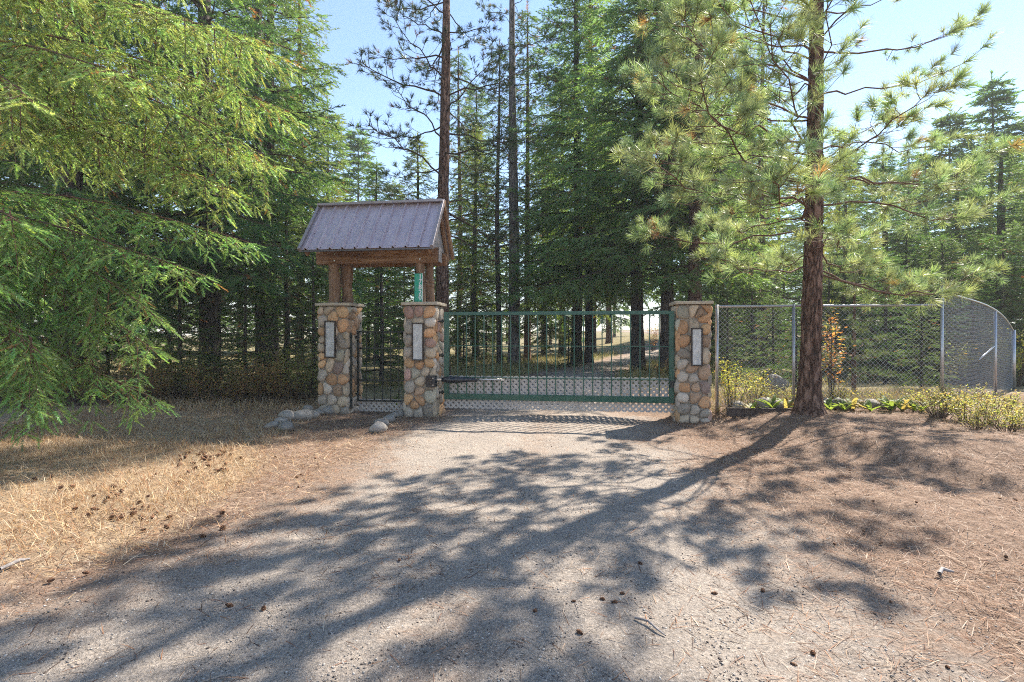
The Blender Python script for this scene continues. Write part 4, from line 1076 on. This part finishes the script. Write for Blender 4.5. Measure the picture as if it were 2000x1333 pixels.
# ------------------------------------------------------------------ shrubs, bed plants
LEAF = (np.array([[0, 0, 0], [.45, .24, .05], [1, 0, -.08], [.45, -.24, .05]], np.float32), np.array([(0, 1, 2), (0, 2, 3)]))
def shrub_mesh(seed, Rr, Hh, nst, nleaf, ls, cols, wts, spread=.8):
    rs = np.random.RandomState(seed); wb, fb = Bag(), Bag(); P, D, S = [], [], []
    for i in range(nst):
        az = rs.rand() * 6.283; rr = Rr * rs.uniform(.2, 1) * spread; h = Hh * rs.uniform(.55, 1.05)
        b = np.array([math.cos(az), math.sin(az), 0]) * Rr * .25 * rs.rand(); e = np.array([math.cos(az) * rr, math.sin(az) * rr, h]); m = (b + e) / 2 + np.array([0, 0, .15 * h]) + rs.randn(3) * .06
        t = np.linspace(0, 1, 6)[:, None]; pts = (1 - t) ** 2 * b + 2 * t * (1 - t) * m + t * t * e
        V, F = tube(pts, np.linspace(.007, .002, 6), 3); wb.add(V, F)
        for k in range(nleaf):
            f = rs.uniform(.25, 1); a = int(min(f * 5, 4)); q = pts[a] + (pts[a + 1] - pts[a]) * (f * 5 - a)
            d = unit(rs); d[2] = abs(d[2]) * .6; P.append(q + d * rs.uniform(.0, .13)); D.append(d); S.append(ls * rs.uniform(.55, 1.2))
    k = len(P); K = np.array(cols, np.float32)[rs.choice(len(cols), k, p=wts)] * (1 + .3 * (rs.rand(k, 1) * 2 - 1))
    U = np.tile([0, 0, 1.0], (k, 1)) + rs.randn(k, 3) * .5
    fb.add(*stamp(*LEAF, np.array(P), np.array(D), U, np.array(S), K))
    return wb.mesh('stems'), fb.mesh('leaves')
SH = {'rust': shrub_mesh(301, .7, .85, 26, 34, .05, [(.36, .18, .09), (.42, .32, .13), (.25, .25, .08), (.48, .24, .11)], [.35, .25, .25, .15]),
      'olive': shrub_mesh(302, .75, 1.0, 28, 38, .05, [(.20, .26, .08), (.29, .30, .10), (.42, .36, .14), (.32, .19, .08)], [.45, .3, .15, .1]),
      'yellow': shrub_mesh(303, .55, 1.0, 22, 34, .06, [(.42, .42, .09), (.30, .36, .08), (.50, .44, .13), (.42, .24, .08)], [.4, .3, .2, .1]),
      'low': shrub_mesh(304, .6, .45, 26, 30, .045, [(.40, .38, .14), (.27, .32, .11), (.46, .36, .20), (.32, .22, .14)], [.35, .3, .2, .15]),
      'orange': shrub_mesh(305, .40, 1.7, 16, 26, .08, [(.46, .20, .09), (.44, .29, .12), (.30, .28, .10)], [.5, .3, .2])}
def shrub(kind, px, D, label, sc=1.0, group=None, szk=1.0, rz=0, name='shrub'):
    x, y = at(px, D); r = empty(name, (x, y, Tz(x, y) - .02), rz); r.scale = (sc, sc, sc * szk); tag(r, label, 'shrub', group)
    for nme, me, mt in (('stems', SH[kind][0], 'twig'), ('leaves', SH[kind][1], 'leaf')):
        o = link(nme, me, M[mt], r)
        if nme == 'leaves': o['kind'] = 'stuff'
gl_ = 'shaded undergrowth left of the pillars'
UNDER = [('olive', 600, 10.3, .95), ('rust', 555, 10.0, .8), ('olive', 575, 11.2, 1.1), ('rust', 500, 10.2, .85), ('rust', 455, 10.0, .75), ('olive', 430, 10.8, 1.0), ('rust', 390, 10.2, .75), ('olive', 350, 10.6, 1.0), ('rust', 310, 10.0, .8), ('olive', 270, 10.4, 1.0), ('rust', 225, 9.8, .8), ('rust', 160, 9.6, .8), ('olive', 110, 9.9, 1.0), ('rust', 50, 9.5, .8), ('olive', -10, 9.7, 1.0), ('olive', 640, 11.5, .9), ('rust', 525, 11.2, 1.0), ('olive', 330, 11.8, 1.2), ('olive', 180, 11.2, 1.2), ('rust', 30, 11, 1.1)]
for i, (k, px, D, sc) in enumerate(UNDER):
    nn_ = [q[1] for q in UNDER if q[0] == k]; od = nth(nn_, nn_.index(px))
    sc *= 1.22
    shrub(k, px, D, od + ' from the left of the shaded ' + {'olive': 'olive-leaved', 'rust': 'rust-brown'}[k] + ' shrubs left of the pillars', sc, gl_ + (' (green)' if k == 'olive' else ' (brown)'), 1, i * 1.1)
shrub('yellow', 1432, 8.75, 'yellow-green shrub against the fence right beside the right stone pillar', .85, None, 1.0, .4)
shrub('yellow', 1470, 9.2, 'second yellow-green shrub behind the fence near the right pillar', .8, None, .8, 2.4)
shrub('orange', 1625, 9.4, 'tall shrub with orange autumn leaves behind the fence at the pine trunk', 1.0, None, 1.05, .9)
shrub('yellow', 1985, 12.9, 'tall yellow shrub behind the curved fence end at the right edge', 1.3, None, 1.2, 1.0)
shrub('yellow', 1870, 13.5, 'yellow-leaved shrub seen through the curved fence panel', 1.2, None, 1.0, 3.0)
LOWS = [('low', 1835, 7.5, .9), ('low', 1890, 7.2, .8), ('low', 1940, 6.9, .9), ('low', 1990, 6.7, .7), ('low', 1965, 6.3, .65), ('low', 1905, 6.6, .55), ('low', 2030, 6.2, .6), ('low', 1860, 8.2, .9), ('low', 1790, 8.4, .7), ('low', 1960, 7.8, .8), ('low', 1720, 8.9, .6), ('low', 1560, 9.2, .7), ('low', 1500, 9.3, .7), ('low', 1640, 9.3, .7)]
for i, (k, px, D, sc) in enumerate(LOWS):
    nn_ = [q[1] for q in LOWS if (q[1] > 1780) == (px > 1780)]; od = nth(nn_, nn_.index(px))
    shrub(k, px, D, od + ' from the left of the low yellow-green shrubs below the curved fence' if px > 1780 else od + ' from the left of the low yellowing plants along the fence', sc, 'low shrubs at the right edge' if px > 1780 else 'low plants in the bed along the fence', 1, i * 1.3)
BSH = [(905, 20, .7), (945, 21, .6), (985, 22, .7), (1030, 21.5, .8), (1060, 21, .6), (1265, 17.5, .5), (1290, 16.5, .6), (870, 19, .7), (1310, 17, .7)]
for i, (px, D, sc) in enumerate(BSH):
    nn_ = [q[0] for q in BSH if (q[0] < 1200) == (px < 1200)]; od = nth(nn_, nn_.index(px))
    shrub('low' if px < 1200 else 'rust', px, D, od + ' low pale bush from the left in the grass behind the gate' if px < 1200 else od + ' low rusty bush from the left by the fir trunk behind the gate', sc, 'low bushes behind the gate' if px < 1200 else 'rusty bushes behind the gate', 1, i)
shrub('orange', 1275, 33, 'orange autumn bush beside the bend of the driveway behind the gate', 1.6, None, .7, 0)

# strap-leaved bed plants
def strap_plant(seed, nl, ln, wd):
    rs = np.random.RandomState(seed); V, F, K = [], [], []
    for i in range(nl):
        az = rs.rand() * 6.283; l = ln * rs.uniform(.6, 1.1); up = rs.uniform(.75, 1.4); w = wd * rs.uniform(.7, 1.2); c = np.array([.20, .27, .08]) * rs.uniform(.6, 1.3)
        if rs.rand() < .3: c = np.array([.42, .33, .16])
        k0 = len(V)
        for j in range(6):
            s = j / 5; d = l * (s * math.cos(up) + .25 * s * s); h = l * (s * math.sin(up) - .35 * s * s); ww = w * math.sin(math.pi * min(1, .12 + s * .88)) ** .6
            ca, sa = math.cos(az), math.sin(az)
            for q in (-1, 0, 1): V.append((ca * d - sa * ww * q, sa * d + ca * ww * q, h + abs(q) * ww * .35)); K.append(c)
        for j in range(5):
            for q in range(2): a = k0 + j * 3 + q; F.append((a, a + 1, a + 4, a + 3))
    b = Bag(); b.add(np.array(V), np.array(F), np.array(K)); return b.mesh('leaves')
stp = [strap_plant(s, 11, .46, .038) for s in (1, 2, 3)]
STR = [(1470, 8.4, .7), (1510, 8.4, 1.0), (1535, 8.4, .8), (1620, 8.35, .9), (1650, 8.3, .8), (1665, 8.35, .9), (1700, 8.2, .8), (1740, 8.15, 1.0), (1762, 8.1, .9), (1785, 8.1, .9), (1800, 8.0, .7)]
for i, (px, D, sc) in enumerate(STR):
    x, y = at(px, D); r = empty('bed_plant', (x, y, Tz(x, y)), i * 2.2); r.scale = (sc,) * 3
    tag(r, ORD[i if i < 3 else i - 3] + ' strap-leaved plant from the left in the bed ' + ('left' if px < 1580 else 'right') + ' of the pine trunk', 'plant', 'strap-leaved plants ' + ('left' if px < 1580 else 'right') + ' of the pine')
    o = link('leaves', stp[i % 3], M['leaf'], r); rod('root_crown', (0, 0, -.03), (0, 0, .04), .02, M['twig'], r, 6)
x, y = at(776, 10.2); r = empty('bed_plant', (x, y, Tz(x, y)), 1.0); r.scale = (.5, .5, 1.1); tag(r, 'bright green leafy plant seen through the pedestrian gate beside the middle pillar', 'plant')
link('leaves', stp[0], M['leaf'], r); rod('root_crown', (0, 0, -.03), (0, 0, .04), .02, M['twig'], r, 6)

# ------------------------------------------------------------------ ground stuff: dry grass, needles, gravel
rs = np.random.RandomState(99)
BL3 = (np.array([[0, -.5, 0], [0, .5, 0], [.45, -.4, .02], [.45, .4, .02], [1, 0, 0]], np.float32), np.array([(0, 1, 3), (0, 3, 2), (2, 3, 4)]))
def blades(n, xr, yr, dens, ln, wd, cols, up, name, label, mat, dens_fall=True):
    x = rs.uniform(*xr, n); y = rs.uniform(*yr, n); k = rs.rand(n) < dens(x, y); x, y = x[k], y[k]; n = len(x)
    l = rs.uniform(*ln, n); az = rs.rand(n) * 6.283; e = rs.uniform(*up, n)
    D = np.stack([np.cos(az) * np.cos(e), np.sin(az) * np.cos(e), np.sin(e)], 1); P = np.stack([x, y, T(x, y) + .012], 1)
    tv = BL3[0].copy()
    K = np.array(cols, np.float32)[rs.randint(0, len(cols), n)] * rs.uniform(.65, 1.3, (n, 1))
    # scale width separately: stamp with unit template whose width is wd/l on average
    tv[:, 1] *= wd / np.mean(ln); tv[:, 2] *= 2
    U = np.tile([0, 0, 1.0], (n, 1)) + rs.randn(n, 3) * .3
    b = Bag(); b.add(*stamp(tv, BL3[1], P, D, U, l, K))
    return tag(link(name, b.mesh(name), M[mat]), label, None, None, 'stuff')
GOLD = [(.55, .39, .21), (.64, .49, .31), (.46, .29, .14), (.66, .54, .38), (.40, .23, .11)]
blades(78000, (-7.5, -1.6), (2.8, 9.3), lambda x, y: dry_mask(x, y) * (.5 + .5 * (snoise(x, y, 2.3, 51) > -.1)), (.045, .13), .0032, GOLD + [(.30, .13, .06), (.22, .13, .07)], (.0, 1.15), 'dry_grass', 'golden dry grass left of the driveway', 'drygrass')
blades(14000, (-7, 3.2), (8.8, 10.6), lambda x, y: sstep(.2, -.4, road_d(x, y)) * .8 * (x < -3.6), (.07, .22), .005, GOLD + [(.16, .15, .06), (.12, .07, .04)], (.2, 1.3), 'shaded_grass', 'shaded brown grass under the shrubs left of the pillars', 'drygrass')
blades(26000, (-4, 9), (13, 32), lambda x, y: sstep(.2, -.5, road_d(x, y)) * (.5 + .5 * (snoise(x, y, 1.0, 52) > 0)), (.12, .38), .016, [(.24, .24, .08), (.36, .31, .14), (.18, .20, .07), (.42, .34, .18)], (.5, 1.4), 'meadow_grass', 'pale grass beside the driveway behind the gate', 'drygrass')
blades(13000, (3.2, 9), (8.0, 10.6), lambda x, y: .8 * sstep(8.35, 8.8, y), (.10, .26), .006, [(.30, .27, .10), (.40, .30, .16), (.22, .24, .07), (.45, .34, .20)], (.4, 1.4), 'bed_grass', 'yellowing grass in the bed along the fence', 'drygrass')
NEED = [(.36, .21, .13), (.46, .33, .23), (.26, .13, .08), (.52, .41, .31), (.38, .19, .10), (.15, .085, .055)]
blades(70000, (1.2, 8.2), (1.9, 8.6), lambda x, y: np.clip(litter_mask(x, y) * .95 * (.45 + .55 * (snoise(x, y, 1.8, 53) > -.3)), 0, 1), (.04, .13), .0024, NEED, (-.05, .34), 'needle_litter', 'brown fallen pine needles covering the ground right of the driveway', 'drygrass')
blades(16000, (-4.6, -.6), (3.2, 9.0), lambda x, y: .75 * sstep(.6, -.2, road_d(x, y)) * (1 - .7 * dry_mask(x, y)), (.05, .15), .0034, NEED + GOLD, (-.05, .5), 'verge_litter', 'straw and needles on the verge left of the driveway', 'drygrass')
blades(34000, (-4.5, 3.2), (1.9, 8.8), lambda x, y: .14 + .40 * sstep(-.1, .6, snoise(x, y, 1.5, 54)) + .4 * sstep(.5, -.3, road_d(x, y)), (.04, .14), .0032, NEED + [(.10, .05, .03)], (-.05, .16), 'scattered_needles', 'pine needles scattered over the gravel driveway', 'drygrass')

OCT = (np.array([[1, 0, 0], [-1, 0, 0], [0, 1, 0], [0, -1, 0], [0, 0, .75], [0, 0, -.75]], np.float32), np.array([(0, 2, 4), (2, 1, 4), (1, 3, 4), (3, 0, 4), (2, 0, 5), (1, 2, 5), (3, 1, 5), (0, 3, 5)]))
n = 40000; y = 1.9 + 6.5 * rs.rand(n) ** 1.5; x = rs.uniform(-1, 1, n) * (y * 1.05 + .2); k = rs.rand(n) < .25 + .75 * sstep(-.4, .5, road_d(x, y)); x, y = x[k], y[k]; n = len(x)
K = np.array([(.32, .285, .25), (.42, .375, .33), (.19, .17, .155), (.36, .29, .23), (.09, .07, .06), (.52, .48, .43)], np.float32)[rs.choice(6, n, p=[.24, .18, .16, .16, .20, .06])]
tvj = OCT[0] * np.array([1, .8, .7])
b = Bag()
for q in range(4):
    m = np.arange(n) % 4 == q; tq = tvj * (1 + .25 * rs.randn(6, 1)).astype(np.float32)
    az = rs.rand(m.sum()) * 6.283; D = np.stack([np.cos(az), np.sin(az), rs.randn(m.sum()) * .25], 1)
    b.add(*stamp(tq, OCT[1], np.stack([x[m], y[m], T(x[m], y[m]) + .012], 1), D, np.tile([0, 0, 1.0], (m.sum(), 1)) + rs.randn(m.sum(), 3) * .3, .0022 + .0075 * rs.rand(m.sum()) ** 3.0 + .001, K[m]))
tag(link('gravel', b.mesh('gravel'), M['attr_matte']), 'loose grey gravel stones on the driveway', None, None, 'stuff')

# ------------------------------------------------------------------ pine cones and sticks
def cone_mesh(seed):
    rs = np.random.RandomState(seed); V, F, K = [], [], []
    Vc, Fc = [], []
    b = Bag(); nr, ns = 6, 9
    th = np.linspace(0, np.pi, 7); core = np.stack([-np.cos(th) * .8, .42 * np.sin(th) + .001], 1)
    Vt, Ft = tube(np.stack([core[:, 0], 0 * th, 0 * th], 1), core[:, 1], 7); b.add(Vt, Ft, (.05, .025, .015))
    for i in range(nr):
        tx = -.75 + 1.45 * (i + .5) / nr; rr = .58 * math.sin(math.pi * (i + .8) / (nr + .6))
        for j in range(ns):
            a = (j + .5 * (i % 2)) / ns * 6.283; c, s = math.cos(a), math.sin(a); w = .17
            p = [(tx - .05, c * rr * .45, s * rr * .45), (tx + .14, c * rr - s * w, s * rr + c * w), (tx + .22, c * rr * 1.15, s * rr * 1.15), (tx + .14, c * rr + s * w, s * rr - c * w), (tx + .26, c * rr * .8, s * rr * .8)]
            col = np.array([.20, .10, .055]) * rs.uniform(.5, 1.5); b.add(np.array(p), np.array([(0, 1, 2), (0, 2, 3), (1, 4, 2), (2, 4, 3)]), col)
    return b.mesh('pine_cone')
cones = [cone_mesh(s) for s in (1, 2)]
CZ = [(420, 405), (545, 410), (575, 390), (460, 385), (450, 445), (440, 470), (480, 462), (520, 440), (580, 430), (660, 470), (870, 455), (872, 515), (1165, 350), (1160, 312), (855, 287), (940, 236), (1075, 231), (1230, 236), (232, 357), (650, 510), (895, 820), (1030, 830), (280, 350), (205, 310), (290, 440), (350, 460), (200, 720), (335, 690), (1560, 640), (700, 330), (560, 520), (790, 545), (880, 190), (905, 200), (610, 300), (135, 320), (1175, 300)]
rc = random.Random(4); CZ += [(rc.uniform(690, 900), rc.uniform(205, 300)) for _ in range(34)] + [(rc.uniform(360, 620), rc.uniform(350, 480)) for _ in range(14)]
pts_ = [(a / 2, 780 + b_ / 2) for a, b_ in CZ] + [(1000 + a / 2, 780 + b_ / 2) for a, b_ in [(1375, 525), (1905, 395), (1965, 400), (1930, 625), (400, 805), (352, 792), (265, 925), (790, 770), (1175, 1005), (980, 760), (155, 190), (500, 652), (432, 770), (1320, 285), (1290, 305), (1410, 405), (1580, 410), (1260, 575), (1440, 570), (1100, 1050), (1700, 1060), (1480, 805), (240, 800), (90, 840)]]
for i, (px, py) in enumerate(pts_):
    D = CAMH / ((py - HOR) / FPX)
    for _ in range(4): xx = (px - 1000) / FPX * D; D = (CAMH - Tz(xx, D)) / ((py - HOR) / FPX)
    xx = (px - 1000) / FPX * D; s = rc.uniform(.020, .032) if px < 500 else rc.uniform(.013, .021)
    o = link('pine_cone', cones[i % 2], M['attr_matte']); o.location = (xx, D, Tz(xx, D) + s * .55 + .008); o.scale = (s * 1.25, s, s); o.rotation_euler = (rc.uniform(0, 6), rc.uniform(-.4, .4), rc.uniform(0, 6.28))
    if px < 500: lb, gr = 'brown pine cone lying in the dry grass left of the driveway', 'pine cones in the dry grass'
    elif px < 1640: lb, gr = 'small dark pine cone lying on the gravel driveway', 'pine cones on the gravel'
    else: lb, gr = 'pine cone lying on the needle litter right of the driveway', 'pine cones on the needle litter'
    tag(o, lb, 'pine cone', gr)
def stick(px0, py0, px1, py1, r, label):
    p = []
    for px, py in ((px0, py0), (px1, py1)):
        D = CAMH / ((py - HOR) / FPX); xx = (px - 1000) / FPX * D; p.append(np.array([xx, D, Tz(xx, D) + r + .015]))
    m = (p[0] + p[1]) / 2 + np.array([0, .03, .01]); V, F = tube(np.array([p[0], (p[0] + m) / 2, m, (p[1] + m) / 2 + [0, -.01, 0], p[1]]), np.array([r, r * .9, r, r * .8, r * .5]), 7)
    tag(link('stick', np_mesh('stick', V, F, smooth=True), M['greywood']), label, 'stick')
stick(0, 1122, 58, 1102, .012, 'grey stick lying at the left edge before the dry grass'); stick(1835, 1127, 1862, 1122, .012, 'short dark stick on the litter at right')
stick(1240, 1215, 1300, 1250, .006, 'thin brown twig lying on the gravel near the large shadow')

# ------------------------------------------------------------------ air
hz = bpy.data.meshes.new('haze'); bx0, bx1, by0, by1, bz0, bz1 = -900, 900, -900, 900, -3.0, 34.0
hz.from_pydata([(x, y, z) for x in (bx0, bx1) for y in (by0, by1) for z in (bz0, bz1)], [], [(0, 1, 3, 2), (4, 6, 7, 5), (0, 4, 5, 1), (2, 3, 7, 6), (0, 2, 6, 4), (1, 5, 7, 3)])
hm = bpy.data.materials.new('haze'); hm.use_nodes = True; hn = hm.node_tree; hn.nodes.clear()
ho = hn.nodes.new('ShaderNodeOutputMaterial'); hv = hn.nodes.new('ShaderNodeVolumePrincipled')
hv.inputs['Color'].default_value = (1.0, 0.99, 0.96, 1); hv.inputs['Density'].default_value = 0.0016; hv.inputs['Anisotropy'].default_value = 0.0
hn.links.new(hv.outputs[0], ho.inputs['Volume'])
tag(link('haze', hz, hm), 'thin sunlit haze between the trees', None, None, 'stuff')
